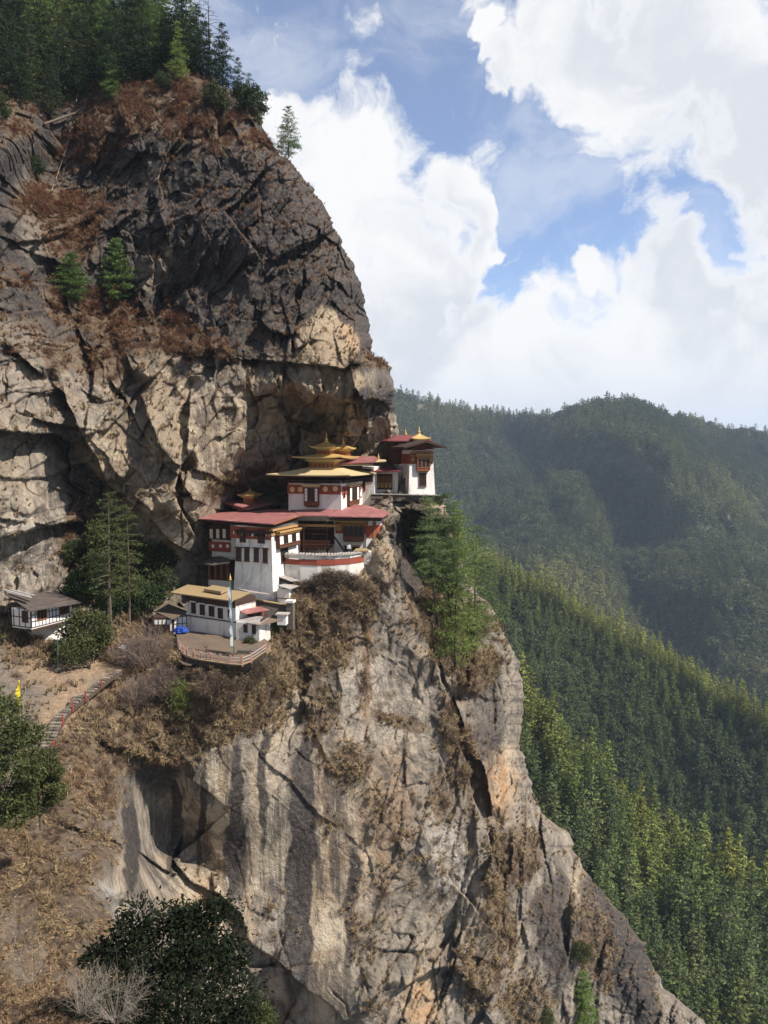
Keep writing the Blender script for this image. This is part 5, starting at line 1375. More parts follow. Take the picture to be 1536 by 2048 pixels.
# ---------------------------------------------------------------- stone gate pillar, white chorten, retaining wall
C13 = P(580, 1251, 99)
B13 = thing("stone_pillar", "tall stone gate pillar with pale cap on the slope right of the white annex", "pillar", C13)
Fr(C13, 10).block(-.55, .45, 0, 1.0, -.6, 3.1, .01).build("shaft", M_STONE, B13)
Fr(C13, 10).block(-.65, .55, -.1, 1.1, 3.1, 3.4).build("cap", M_WHITED, B13)
C14 = P(563, 1243, 97.5)
B14 = thing("white_chorten", "little white shrine block with stone slab roof beside the annex", "shrine", C14)
Fr(C14, 8).block(-.6, .6, 0, 1.1, -.5, .85).build("body", M_WHITE, B14)
Fr(C14, 8).block(-.85, .85, -.2, 1.3, .85, 1.02).build("slab_roof", M_SLATE, B14)
rw = MB(); rw.hexa([P(512, 1236, 100), P(578, 1246, 99.5), P(578, 1246, 101), P(512, 1236, 101.5)], [P(512, 1200, 100.5), P(578, 1211, 100), P(578, 1209, 101.2), P(512, 1198, 101.7)])
C15 = P(545, 1225, 100)
B15 = thing("retaining_wall", "dark stone retaining wall with tan coping below the white tower", "wall", C15)
rw.build("stonework", M_STONE, B15)
cp = MB(); cp.hexa([P(510, 1201, 100.3), P(579, 1212.5, 99.7), P(579, 1210, 101.4), P(510, 1199, 101.9)], [P(510, 1199.3, 100.3), P(579, 1210.8, 99.7), P(579, 1208.4, 101.4), P(510, 1197.4, 101.9)]); cp.build("coping", M_OCHRE, B15)

# ---------------------------------------------------------------- curved parapet wall in front of the temple
PW = [(569, 1110, 1117, 1128, 1160, 105.6), (600, 1111, 1119, 1130, 1165, 104.9), (635, 1112, 1120, 1131, 1168, 104.6), (670, 1111, 1119, 1130, 1167, 104.9), (700, 1109, 1117, 1128, 1162, 105.6), (722, 1106, 1113, 1125, 1158, 106.6), (738, 1104, 1110, 1122, 1152, 107.8)]
C16 = P(650, 1170, 105)
B16 = thing("parapet_wall", "curved white parapet wall with red stripe and slate coping in front of the temple", "wall", C16)
def strip(name, k0, k1, o0, o1, mat, parent):
    mb = MB()
    for a, b in zip(PW[:-1], PW[1:]):
        mb.hexa([P(a[0], a[k0], a[5] - o0), P(b[0], b[k0], b[5] - o0), P(b[0], b[k0], b[5] + o1), P(a[0], a[k0], a[5] + o1)],
                [P(a[0], a[k1], a[5] - o0), P(b[0], b[k1], b[5] - o0), P(b[0], b[k1], b[5] + o1), P(a[0], a[k1], a[5] + o1)])
    return mb.build(name, mat, parent)
strip("wall", 4, 3, 0, .9, M_WHITED, B16); strip("red_stripe", 3, 2, .07, .8, M_RED, B16)
PW = [(a, b, c - 1, d, e, f) for a, b, c, d, e, f in PW]
strip("upper_wall", 2, 1, .0, .7, M_WHITED, B16)
cpm = MB(); rng_ = random.Random(4)
for k in range(34):
    f = k / 33.0 * (len(PW) - 1.001); i = int(f); f -= i
    a, b = P(PW[i][0], PW[i][1], PW[i][5]), P(PW[i + 1][0], PW[i + 1][1], PW[i + 1][5]); q = a.lerp(b, f); t_ = (b - a).normalized()
    q = q + Vector((0, 0, rng_.uniform(-.03, .05)))
    cpm.box(q + Vector((0, -.28, .0)), t_ * rng_.uniform(.3, .42), (0.02, 1.15, .1), (0, 0, .09))
    cpm.box(q + Vector((.1, -.12, .11)), t_ * rng_.uniform(.25, .36), (0.02, .9, .1), (0, 0, .08))
cpm.build("slate_coping", M_SLATE, B16)
C17 = P(725, 1118, 107)
B17 = thing("gate_house", "little white gate block with mossy slab roof at the right end of the parapet", "gate", C17)
Fr(C17, 6).block(-.9, 1.2, 0, 1.2, -.8, 1.1).build("wall", M_WHITE, B17)
slabroof(B17, [[(707, 1101.5, 106.4), (737, 1101.5, 106.4), (734, 1096, 108.6), (713, 1096.5, 108.6)]], .14, M_OCHRE)

# ---------------------------------------------------------------- stone terrace under the cliff tower
C18 = P(840, 990, 121)
B18 = thing("stone_terrace_wall", "dry stone terrace wall under the small white tower", "wall", C18)
tw = MB(); rngt = random.Random(6)
for row in range(3):
    x = 742.0
    while x < 886:
        w_ = rngt.uniform(7, 16); x1 = min(888, x + w_)
        f = (x - 742) / 144.0; yt = 988.5 + 3 * f + row * 4.3; yb = yt + 4.1; dd = 119.5 + .6 * f + rngt.uniform(-.12, .25) + row * .06
        tw.hexa([P(x, yb, dd), P(x1 - .5, yb + rngt.uniform(-.4, .4), dd), P(x1 - .5, yb, 126), P(x, yb, 126)], [P(x, yt, dd + .04), P(x1 - .5, yt + rngt.uniform(-.3, .3), dd + .04), P(x1 - .5, yt, 126), P(x, yt, 126)])
        x = x1
tw.build("stonework", M_STONE, B18)
cpm = MB()
for k in range(24):
    q = P(743 + k * 5.9, 988.8 + k * .12, 119.4 + k * .02); cpm.box(q, (.46, 0, 0), (0, .6, 0), (0, 0, .12 + .05 * (k % 3 == 0)))
cpm.build("coping", M_SLATE, B18)

# ---------------------------------------------------------------- half timbered house on the left
C19 = at_z(63, 1255, -355 / FPX * 91.0)
H19 = Fr(C19, -33)
B19 = thing("timbered_house", "white half timbered house with dark shingle roof above a whitewashed rock", "house", C19)
W19L = (Vector((P(146, 1242, 95.6).x, P(146, 1242, 95.6).y)) - Vector((C19.x, C19.y))).length
dv = P(146, 1242, 95.6) - C19; a19 = -math.degrees(math.atan2(dv.y, dv.x)); H19 = Fr(C19, a19)
H19.block(0, W19L, 0, 3.4, -.3, 2.15).build("wall", M_WPANE, B19)
W19 = H19.front(0, W19L, 0, -.3)
tb = MB(); nc = 12
for k in range(nc + 1): u = (W19L - .08) * k / nc; W19.bx(tb, u, u + .08, .25, 2.8, 0, .05)
for v in (.2, .95, 1.75, 2.7): W19.bx(tb, 0, W19L, v, v + .09, 0, .055)
tb.build("timber_frame", M_DKBROWN, B19)
for (a, b) in ((1.5, 4.3), (8.0 / 12 * W19L, 10.7 / 12 * W19L)):
    a = a / 12 * W19L if a < 2 else a; b = 4.3 / 12 * W19L if a < 2 else b
    window(B19, W19, (a, b, .95, 2.6), 3, 2, M_RUST, M_PANE, None, .12, .09, px=False)
bs = MB(); bs.box(H19.p(-.1, -.12, -.55), H19.t * (W19L + .2), H19.b * 1.0, (0, 0, .3)); bs.build("sill_beam", M_DKBROWN, B19)
WL19 = H19.left(0, 0, 4, -.3); tb = MB()
for u in (0, 1.0, 2.0, 3.0, 3.9): WL19.bx(tb, u, u + .1, .2, 2.8, 0, .05)
for v in (.2, 1.4, 2.7): WL19.bx(tb, 0, 4, v, v + .1, 0, .055)
WL19.bx(tb, .5, 1.6, .8, 2.3, 0, .04); tb.build("timber_frame", M_DKBROWN, B19)
slabroof(B19, [[(58, 1221.5, 88.6), (162, 1204.5, 94.6), (112, 1183, 100.5), (62, 1186, 97), (10, 1187, 94)]], .14, M_DKROOF)
for (x0, y0, x1, y1, d0, d1) in ((5, 1185, 58, 1198, 93, 91), (12, 1189, 60, 1201, 92.5, 90.5), (20, 1185, 66, 1196, 93.6, 91.6)):
    a, b = P(x0, y0, d0), P(x1, y1, d1)
    MB().box(a + Vector((0, 0, .3)), b - a, (.1, .35, .02), (0, 0, .06)).build("roof_plank", M_GREYROOF, B19)
# whitewashed rock under it: a rough boulder
rngb = np.random.default_rng(3)
def boulder(name, c, r, mat, seed, label, cat):
    import bmesh
    bm = bmesh.new(); bmesh.ops.create_icosphere(bm, subdivisions=4, radius=1.0)
    co = np.array([v.co[:] for v in bm.verts])
    f = 1 + .20 * fbm(co[:, 0] * 1.3 + seed, co[:, 1] * 1.3, co[:, 2] * 1.3, 4, seed) + .22 * facets(co[:, 0] * 1.4 + seed, co[:, 2] * 1.4 + co[:, 1], seed)
    for v, k in zip(bm.verts, f): v.co = Vector((v.co.x * r[0] * k, v.co.y * r[1] * k, v.co.z * r[2] * k))
    me = bpy.data.meshes.new(name); bm.to_mesh(me); bm.free(); me.materials.append(mat)
    o = bpy.data.objects.new(name, me); link(o); o.location = c
    tag(o, label, cat); return o
boulder("whitewashed_rock", P(102, 1262, 95.6), (2.9, 2.3, 2.3), M_WHITED, 5, "whitewashed rock face under the half timbered house", "rock")
# ================================================================== TREES, SHRUBS AND GRASS ON THE CLIFF
def tree(name, tm, cm, loc, scale, rz, label, cat="tree", group=None, rx=0.0, ry=0.0, parts=("trunk", "crown")):
    r = thing(name, label, cat, loc, group)
    r.rotation_euler = (rx, ry, rz); r.scale = scale if isinstance(scale, (tuple, list)) else (scale,) * 3
    for nm, me_ in zip(parts, (tm, cm)):
        if me_ is None: continue
        o = bpy.data.objects.new(nm, me_); link(o, r)
    return r
def kind(pair, bark, leaf, nm):
    return mb_mesh(nm + "_trunk", pair[0], bark), quads_mesh(nm + "_crown", pair[1], leaf)
# -- forest on the cliff top
topk = [kind(conifer(200 + k, 12.0, R_, clear=cl, whorls=16, nb=7, clumps=7, per=9, ll=.46, lw=.13, droop=.15, power=.6, gap=.14), M_BARKD, lf, "top_pine")
        for k, (R_, cl, lf) in enumerate([(2.6, .12, M_FIR), (3.0, .2, M_FIR), (2.3, .1, M_PINE), (2.8, .3, M_FIR), (2.5, .15, M_PINE), (3.1, .08, M_FIR)])]
rt = random.Random(8)
spots = []
edge = [(-40, 215), (40, 225), (95, 245), (160, 215), (230, 195), (300, 168), (360, 158), (405, 150), (440, 160), (470, 178)]
for (x, y) in edge:
    spots.append((x + rt.uniform(-8, 8), y + rt.uniform(-6, 4), rt.uniform(.62, .85)))
for (x, y, q_) in [(455, 172, .6), (478, 196, .5), (498, 222, .45), (515, 244, .42), (440, 150, .8), (395, 140, .9), (425, 120, .8), (380, 100, 1.0), (340, 150, .8), (280, 165, .9), (120, 215, .9), (60, 205, 1.0), (20, 200, 1.0)]: spots.append((x, y, q_))
for row, y0 in enumerate((185, 155, 125, 90, 50, 10, -35)):
    n = 10 - row // 3
    for k in range(n):
        x = -50 + k * (450 - row * 22) / (n - 1) + rt.uniform(-22, 22)
        y = y0 + rt.uniform(-14, 14)
        if y < np.interp(x, [0, 100, 250, 400, 470], [250, 250, 190, 150, 175]): spots.append((x, y, rt.uniform(.75, 1.25)))
for k, (x, y, s) in enumerate(spots):
    lim = float(np.interp(y, [q[0] for q in SIL], [q[1] for q in SIL])) - 6
    x = min(x, lim)
    i = rt.randrange(6)
    tree("pine_tree", *topk[i], surf(x, y) - Vector((0, 0, .4)), s * 1.3, rt.uniform(0, 6.28), "dark pine in the forest crowning the top of the cliff", "tree", "pines on top of the cliff")
# understorey bushes on the rim
bushk = [kind(broadleaf(230 + k, 5.0, 3.0, n_lumps=16, per=230, ll=.34, lw=.2, clear=.12), M_BARKD, M_LEAF, "bush") for k in range(3)]
bush_spots = [(432, 222, .95, "dark round bush growing on the rocky rim below the cliff top pines"), (505, 232, 1.05, "dark evergreen bush overhanging the right edge of the cliff top"), (485, 205, .7, "dark bush on the cliff rim beside the overhanging evergreen"),
              (70, 350, .7, "small dark bush in the shaded gully below the forest"), (-5, 235, .9, "dark bush at the foot of the cliff top forest by the left buttress"), (330, 178, .6, "low dark bush under the forest on the brown slope")]
for k, (x, y, s, lb) in enumerate(bush_spots):
    x = min(x, float(np.interp(y, [q[0] for q in SIL], [q[1] for q in SIL])) - 5)
    tree("evergreen_bush", *bushk[k % 3], surf(x, y) - Vector((0, .5, .5)), s, k * 1.3, lb, "bush")
# -- lone pine on the skyline, saplings
lone = kind(conifer(241, 9.0, 2.7, clear=.10, whorls=18, nb=7, clumps=8, per=11, ll=.42, lw=.09, droop=.02, power=.75, gap=.2, up=.5), M_BARK, M_PINEB, "lone_pine")
tree("lone_pine", *lone, surf(577, 312) - Vector((0, 0, .3)), 1.0, .4, "lone pale green pine standing out against the cloud on the cliff edge")
sap = kind(conifer(242, 7.0, 2.6, clear=.03, whorls=16, nb=8, clumps=9, per=14, ll=.42, lw=.11, droop=.03, power=.8, gap=.1, up=.5), M_BARK, M_PINE, "sapling")
tree("pine_sapling", *sap, surf(150, 596) - Vector((0, 1.2, .2)), (1.25, 1.25, .98), .2, "shorter bushy green pine on the ledge high on the left of the cliff")
tree("pine_sapling", *sap, surf(243, 594) - Vector((0, 1.2, .2)), (1.35, 1.35, 1.32), 2.1, "taller bushy green pine on the ledge high on the cliff")
# -- pines at the right edge of the monastery
big = [kind(conifer(250 + k, 22.0, R_, clear=cl, whorls=24, nb=7, clumps=11, per=11, ll=.60, lw=.07, droop=.05, power=.62, gap=.13, inner=.18, trunk_r=.24, up=.35, top=.16, bend=bd), M_BARKD, lf, "blue_pine")
       for k, (R_, cl, bd, lf) in enumerate([(3.6, .36, 1.6, M_PINEB), (3.8, .36, 1.9, M_PINEB), (4.4, .12, 0., M_PINE), (6.2, .10, 0.3, M_PINE), (3.2, .3, .0, M_PINEB)])]
for k, (x, y, top, lb) in enumerate([(857, 1246, 985, "slender dark trunked pine leaning left beside the shaded rock cleft"), (885, 1274, 975, "pine with curved bare lower trunk, second from the shaded rock cleft"),
                                     (912, 1338, 1005, "tall pine with thin straight trunk lowest on the slope right of the monastery"), (950, 1290, 1040, "broad green pine, rightmost of the group beside the monastery"), (905, 1262, 990, "pine behind the others reaching up to the stone terrace")]):
    p = surf(x, y); h = (y - top) / FPX * p.y
    tree("blue_pine", *big[k], p - Vector((0, .2, .4)), (h / 22 * 1.0, h / 22 * 1.0, h / 22), k * 1.7 + .5 if k > 1 else math.pi, lb, "tree", "pines beside the monastery")
M_OLIVEP = foliage_mat('olive_needles', (0.035, 0.055, 0.018), (0.09, 0.115, 0.04), (0.08, 0.09, 0.03))
# -- tall sparse conifers between the houses
tall = kind(conifer(261, 20.0, 3.0, clear=.26, whorls=19, nb=6, clumps=7, per=9, ll=.46, lw=.12, droop=.12, power=.4, gap=.25, trunk_r=.26, up=.3), M_BARK, M_OLIVEP, "tall_pine")
for (x, y, top, lb, rz) in ((223, 1262, 978, "tall thin pine with bare pinkish trunk between the timbered house and the ochre roofed house", .3), (260, 1256, 1005, "second tall thin pine, nearer the ochre roofed house", 2.2), (216, 1250, 1100, "short spindly pine with a thin stem beside the tall pine trunk", 4.0)):
    p = surf(x, y); p = P(x, y, p.y - 1.0); h = (y - top) / FPX * p.y
    tree("tall_pine", *tall, p, (h / 20 * (1 if h > 15 else .8), h / 20 * (1 if h > 15 else .8), h / 20), rz, lb)
bl = [kind(broadleaf(270 + k, 5.0, 2.9, n_lumps=18, per=240, ll=.34, lw=.19, clear=.1, lump=.34), M_BARKD, m_, "broadleaf") for k, m_ in enumerate((M_LEAF, M_LEAF, M_LEAFO))]
for k, (x, y, s, kd, lb) in enumerate([(165, 1205, 1.0, 0, "dark glossy bush right behind the timbered house"), (195, 1170, .95, 1, "dark bush against the rock left of the tall pine trunk"), (290, 1225, 1.0, 0, "dark bush between the second tall pine and the brown roofed hut"), (318, 1195, .95, 1, "dark bush above the brown roofed hut"),
                                       (245, 1215, .85, 2, "olive bush between the two tall pine trunks"), (215, 1235, .75, 0, "small dark bush at the foot of the tall pine"), (255, 1130, .9, 2, "olive bush high on the rock behind the tall pines"), (300, 1150, 1.0, 2, "olive bush on the rock slab left of the red roof"), (205, 1105, 1.0, 2, "olive bush high up left of the tall pine trunk"), (235, 1165, 1.1, 2, "olive bush behind the two tall pine trunks"), (325, 1140, .8, 0, "dark bush in the shadow beside the black roofed chapel"), (150, 1130, .8, 0, "dark bush against the rock above the timbered house"), (178, 1310, 1.18, 2, "bright green leafy bush beside the path below the timbered house"), (150, 1330, .7, 2, "small green bush at the edge of the path by the thin pole")]):
    p = surf(x, y)
    tree("leafy_bush", *bl[kd], P(x, y, p.y - .8) - Vector((0, 0, .3)), s, k * 1.1, lb, "bush")
# -- bare shrubs below the courtyard
bare = [mb_mesh("bare_shrub_twigs", twiggy(280 + k, 5.0, 3.0, 110, .035, 9), M_TWIG) for k in range(2)]
for k, (x, y, s, lb) in enumerate([(300, 1335, 1.15, "big bare twiggy shrub left of the courtyard fence"), (262, 1330, .8, "smaller bare shrub beside the top of the stone stair"), (330, 1395, .9, "bare shrub below the left end of the courtyard fence"), (275, 1410, .8, "bare shrub on the grassy slope right of the stair")]):
    o = bpy.data.objects.new("bare_shrub", bare[k % 2]); link(o); o.location = surf(x, y) - Vector((0, .3, .1)); o.scale = (s,) * 3; o.rotation_euler = (0, 0, k * 1.2); tag(o, lb, "shrub")
bam = quads_mesh("bamboo_leaves", (lambda r: leaf_quads(r.normal(0, 1, (900, 3)) * np.array([.55, .55, .9]) + np.array([0, 0, 1.6]), r.normal(0, .5, (900, 3)) + np.array([0, 0, -.6]), r.uniform(.3, .6, 900), r.uniform(.04, .08, 900), r))(np.random.default_rng(9)), M_BAMBOO)
bst = MB()
for k in range(9): a = k * .7; bst.tube([(0, 0, -.2), (.3 * math.cos(a), .3 * math.sin(a), 1.6), (.7 * math.cos(a), .7 * math.sin(a), 2.6)], .03, 4, .01)
tree("bamboo_clump", mb_mesh("bamboo_stems", bst, M_BAMBOO), bam, surf(366, 1424) - Vector((0, .5, 0)), 1.15, 0, "yellow green bamboo clump in dry grass below the courtyard", "plant", None, parts=("stem", "leaves"))
# -- small plants low on the right
tree("leafy_bush", *bl[2], surf(1160, 1915) - Vector((0, .4, .4)), .62, .5, "small green bush on the dark rock gully at lower right", "bush")
tree("pine_sapling", *sap, surf(1163, 2030) - Vector((0, .5, .6)), (.95, .95, 1.15), .9, "yellowish young pine on the lower right rock near the bottom edge")
tree("leafy_bush", *bl[2], surf(1090, 2040) - Vector((0, .4, .4)), .5, 2.5, "low green bush left of the young pine at the bottom edge", "bush")
tree("leafy_bush", *bl[2], surf(545, 1262) - Vector((0, .4, .6)), .42, 1.5, "tiny green bush beside the right wall of the white annex", "bush")
tree("leafy_bush", *bl[2], surf(500, 1290) - Vector((0, .2, .5)), .32, 3.5, "low green plant against the front of the white annex", "bush")
# -- near rhododendrons
rho = kind(broadleaf(290, 9.0, 3.6, n_lumps=46, per=420, ll=.24, lw=.10, flat=.7, clear=.10, lump=.24, trunk_r=.16), M_BARK, M_LEAFO, "rhododendron")
p = surf(-10, 1700); tree("rhododendron_tree", *rho, P(-12, 1690, 46.5), (1.15, 1.15, 1.18), .4, "large leafy tree with small glossy leaves at the left edge beside the stair")
rho2 = kind(broadleaf(291, 6.0, 2.3, n_lumps=30, per=400, ll=.22, lw=.09, flat=.7, clear=.15, lump=.26, trunk_r=.12), M_BARK, M_LEAFO, "rhododendron_small")
tree("rhododendron_tree", *rho2, P(82, 1655, 47.5), (.85, .85, .9), 1.9, "lower leafy bush joined to the large tree at the left edge")
tree("rhododendron_tree", *rho2, P(-38, 1340, 60), (.85, .85, .8), 3.0, "leafy bush at the left edge in front of the timbered house")
fg = kind(broadleaf(295, 6.4, 3.2, n_lumps=70, per=430, ll=.155, lw=.07, flat=.8, clear=.06, lump=.22, trunk_r=.12), M_BARKD, M_DKLEAF, "dark_bush")
tree("dark_bush", *fg, P(338, 2190, 24.0), (1.18, 1.1, 1.06), .2, "big dark leafy bush in the foreground at the bottom", "bush")
fg2 = kind(broadleaf(296, 2.6, 1.3, n_lumps=22, per=260, ll=.14, lw=.065, flat=.8, clear=.06, lump=.3, trunk_r=.06), M_BARKD, M_LEAFO, "small_bush")
tree("dark_bush", *fg2, P(505, 2120, 24.6), .8, 2.0, "small olive bush at the right foot of the big dark foreground bush", "bush")
pt_ = mb_mesh("pale_twigs", twiggy(297, 1.5, 1.0, 46, .006, 12, .1), M_TWIGP)
for k, (x, y, d, s, lb) in enumerate([(235, 2035, 20.0, 1.0, "pale bare twigs in front of the dark foreground bush"), (165, 2020, 20.5, .9, "pale bare twigs left of the dark foreground bush"), (60, 1960, 26, 1.0, "tangle of pale bare twigs on the dry slope at lower left"), (25, 1880, 32, 1.1, "upper tangle of bare twigs on the dry slope at the left edge")]):
    o = bpy.data.objects.new("pale_twigs", pt_); link(o); o.location = P(x, y, d); o.scale = (s,) * 3; o.rotation_euler = (.1, .05, k * 1.9); tag(o, lb, "twigs")

# -- dead wood on the cliff top
def deadwood(name, pts, r, mat, label, cat="dead wood", n=6):
    mb = MB(); mb.tube(pts, r, n, r * .4); o = mb.build(name, mat); return tag(o, label, cat)
def lift_(x, y, dy): p = surf(x, y); return P(x, y, p.y - dy)
deadwood("fallen_trunk", [lift_(88, 248, .5), lift_(150, 226, .8), lift_(205, 200, .8), lift_(262, 166, .6)], .22, M_BARK, "long grey fallen trunk lying across the slope at the cliff top", "log")
deadwood("fallen_trunk", [lift_(130, 245, .5), lift_(190, 218, .8), lift_(250, 178, .6)], .12, M_BARKD, "thinner dark fallen trunk below the long grey one", "log")
deadwood("dead_stem", [lift_(152, 206, .5), lift_(158, 172, 2), lift_(168, 138, 3)], .10, M_TWIGP, "pale dead stem leaning in front of the cliff top forest", "log")
deadwood("dead_stem", [lift_(103, 382, .5), lift_(118, 340, .7), lift_(128, 310, .6), lift_(136, 282, .4)], .08, M_TWIGP, "thin pale dead stem hanging down the brown gully", "log")
deadwood("dead_stem", [lift_(340, 118, 1.5), lift_(352, 122, 1.6), lift_(362, 128, 1.5)], .10, M_TWIGP, "short pale dead branch low in the forest near the rim", "log")
deadwood("dead_stem", [lift_(318, 140, 1.), lift_(335, 138, 1.3), lift_(345, 132, 1.)], .12, M_TWIGP, "pale broken trunk lying at the rim of the forest", "log")
sg = MB(); b0 = surf(418, 158); hh = 15.5
sg.tube([b0, b0 + Vector((.2, 0, 7)), b0 + Vector((.1, 0, hh))], .24, 6, .05)
rs_ = random.Random(12)
for k in range(26):
    z = rs_.uniform(6, hh); a = rs_.uniform(0, 6.28); L = (hh - z) * .15 + rs_.uniform(.8, 2.2); q = b0 + Vector((.15, 0, z)); e = q + Vector((L * math.cos(a), L * math.sin(a) * .6, rs_.uniform(-.3, .6)))
    sg.tube([q, q.lerp(e, .5) + Vector((0, 0, .15)), e], .05, 3, .015)
    for j in range(3): f = q.lerp(e, rs_.uniform(.4, 1)); sg.tube([f, f + Vector((rs_.uniform(-.6, .6), 0, rs_.uniform(-.8, .3)))], .025, 3, .01)
tag(sg.build("bare_tree", M_BARKD), "bare leafless tree against the blue sky at the edge of the cliff top forest", "tree")

# -- ground cover: dry grass and dry scrub (nobody could count it)
M_GRASS = foliage_mat("dry_grass", (0.15, 0.105, 0.06), (0.42, 0.315, 0.185), (0.20, 0.105, 0.06), .2, 'tint')
M_SCRUB = foliage_mat("dry_scrub", (0.05, 0.037, 0.028), (0.17, 0.122, 0.085), (0.125, 0.055, 0.03), .1, 'tint')
def tuft_mesh(nm, seed, n, mat, spread=.35, fall=.5):
    r = np.random.default_rng(seed); q = []
    for k in range(n):
        a = r.uniform(0, 6.28); s = r.uniform(.15, 1) * spread; h = r.uniform(.6, 1.1); w_ = r.uniform(.018, .04)
        d = np.array([math.cos(a), math.sin(a), 0]); t = np.array([-d[1], d[0], 0])
        p0 = d * .12 * r.random(); p1 = p0 + d * s * .5 + np.array([0, 0, h * .62]); p2 = p0 + d * s * 1.5 + np.array([0, 0, h * (1 - fall * r.random())])
        q.append([p0 - t * w_, p0 + t * w_, p1 + t * w_ * .8, p1 - t * w_ * .8]); q.append([p1 - t * w_ * .8, p1 + t * w_ * .8, p2 + t * .004, p2 - t * .004])
    return quads_mesh(nm, np.array(q), mat)
def scrub_mesh(nm, seed, n, mat):
    r = np.random.default_rng(seed)
    v = r.normal(size=(n, 3)); v /= np.linalg.norm(v, axis=1, keepdims=True); v[:, 2] = np.abs(v[:, 2])
    c = v * r.uniform(.2, .95, (n, 1)) * np.array([1, 1, .8]) * (0.75 + .5 * r.random((n, 1))); d = v + r.normal(0, .7, (n, 3)) + np.array([0, 0, .2])
    return quads_mesh(nm, leaf_quads(c, d, r.uniform(.25, .7, n), r.uniform(.02, .05, n), r), mat)
g_kinds = [tuft_mesh("grass_tuft", 300 + k, 30, M_GRASS, .3 + .12 * k, .4 + .3 * k) for k in range(3)]
s_kinds = [scrub_mesh("scrub_tuft", 310 + k, 190, M_SCRUB) for k in range(3)]
Nv = np.stack(np.gradient(V[:, :COLS], axis=1), -1); Nu = np.stack(np.gradient(V[:, :COLS], axis=0), -1)
ta, tb_ = np.gradient(V[:, :COLS], axis=1), np.gradient(V[:, :COLS], axis=0)
NRM = np.cross(ta, tb_); NRM /= (np.linalg.norm(NRM, axis=-1, keepdims=True) + 1e-9); NRM *= np.sign(-NRM[..., 1:2] + 1e-9)
noz = np.zeros((ROWS, COLS))
for e in [(445, 1292, 98, 36, 3, .15), (150, 1345, 90, 18, -6, .4), (118, 1440, 26, 90, 38, .4), (205, 1355, 30, 14, -30, .4), (103, 1240, 60, 40, 0, .3), (560, 1060, 190, 85, 0, .3), (830, 960, 60, 45, 0, .3), (430, 1215, 90, 60, 0, .2)]:
    noz = np.maximum(noz, ell(PX, PY, *e))
def scatter(name, n, wt, kinds, smin, smax, seed, tintf):
    r = np.random.default_rng(seed)
    area = np.linalg.norm(np.cross(ta, tb_), axis=-1)
    pw = np.clip(wt, 0, None) * np.minimum(area, np.median(area) * 6) * (PX < XR - 3) * (1 - np.clip(noz * 1.5, 0, 1))
    pw *= np.where(CD < 74, (74 / CD) ** 2.0, 1)
    pf = pw.ravel(); idx = r.choice(len(pf), n, p=pf / pf.sum())
    p = V[:, :COLS].reshape(-1, 3)[idx] + r.normal(0, .12, (n, 3)); nr = NRM.reshape(-1, 3)[idx]
    ax = nr * .7 + np.array([0, 0, .75]) + r.normal(0, .22, (n, 3)); ax /= np.linalg.norm(ax, axis=1, keepdims=True)
    # euler XYZ that takes +Z to ax
    rx = -np.arcsin(np.clip(ax[:, 1], -1, 1)); ry = np.arctan2(ax[:, 0], ax[:, 2])
    sp = r.uniform(0, 6.28, n)
    from mathutils import Euler, Quaternion
    rot = np.empty((n, 3), np.float32)
    for i in range(n):
        qd = Vector((0, 0, 1)).rotation_difference(Vector(ax[i])) @ Quaternion((0, 0, 1), sp[i]); rot[i] = qd.to_euler()
    s = r.uniform(smin, smax, n) * np.clip(p[:, 1] / 80, .38, 1.0) * np.exp(r.normal(0, .22, n))
    gn_scatter(name, p, rot, np.stack([s, s, s], 1), r.integers(0, len(kinds), n), np.clip(tintf(p, r), 0, 1), kinds)
vg_ = veg[:, :COLS]
ledge = sstep(.35, .7, NRM[..., 2])
patch = .5 + .9 * fbm(PX / 30, PY / 30, PX * 0, 4, 81)
rustf = lambda p, r: np.clip((p[:, 2] + 5) / 40, 0, .75) + .35 * r.random(len(p)) + .3 * fbm(p[:, 0] / 6, p[:, 2] / 6, p[:, 1] / 6, 3, 82)
lowup = sstep(1100, 1300, PY)
brk = sstep(.25, .7, .5 + 1.1 * fbm(PX / 16, PY / 22, PX * 0, 4, 85))
scatter("dry_grass", 40000, vg_ ** 2.2 * (0.25 + .75 * lowup) * np.clip(patch, .03, 1) * (.08 + brk) + .03 * ledge * (1 - vg_), g_kinds, .4, .95, 83, lambda p, r: rustf(p, r) - .2 + .22 * (p[:, 1] < 75))
scatter("dry_scrub", 11500, vg_ ** 2.0 * np.clip(.9 - .4 * patch + .5 * (1 - lowup), .05, 1.2) * (.15 + brk) + .006 * ledge, s_kinds, .35, 1.05, 84, rustf)

dbk = quads_mesh("dry_bush", np.concatenate([leaf_quads(v * r_ * np.array([1, 1, .85]), v + n_, L, L * .07, rg) for rg in [np.random.default_rng(330)] for v in [(lambda q: q / np.linalg.norm(q, axis=1, keepdims=True) * np.array([1, 1, 1]))(rg.normal(size=(1500, 3)))] for r_ in [rg.uniform(.2, 1.15, (1500, 1))] for n_ in [rg.normal(0, .8, (1500, 3))] for L in [rg.uniform(.3, .7, 1500)]]), M_SCRUB)
for k, (x, y, s_) in enumerate([(612, 1162, .9), (636, 1152, 1.1), (660, 1144, 1.2), (684, 1146, 1.15), (704, 1150, .95), (648, 1166, 1.2), (676, 1168, 1.3), (596, 1176, 1.0), (720, 1160, .9), (626, 1180, 1.2), (655, 1190, 1.2), (690, 1186, 1.1)]):
    p = surf(x, y); o = bpy.data.objects.new("dry_bush", dbk); link(o); o.location = P(x, y + 8, 103.5); o.scale = (s_ * 1.2, s_, s_); o.rotation_euler = (0, 0, k * 1.3)
    tag(o, "brown dry bush growing against the foot of the curved parapet wall", "bush", "dry bushes below the parapet wall")
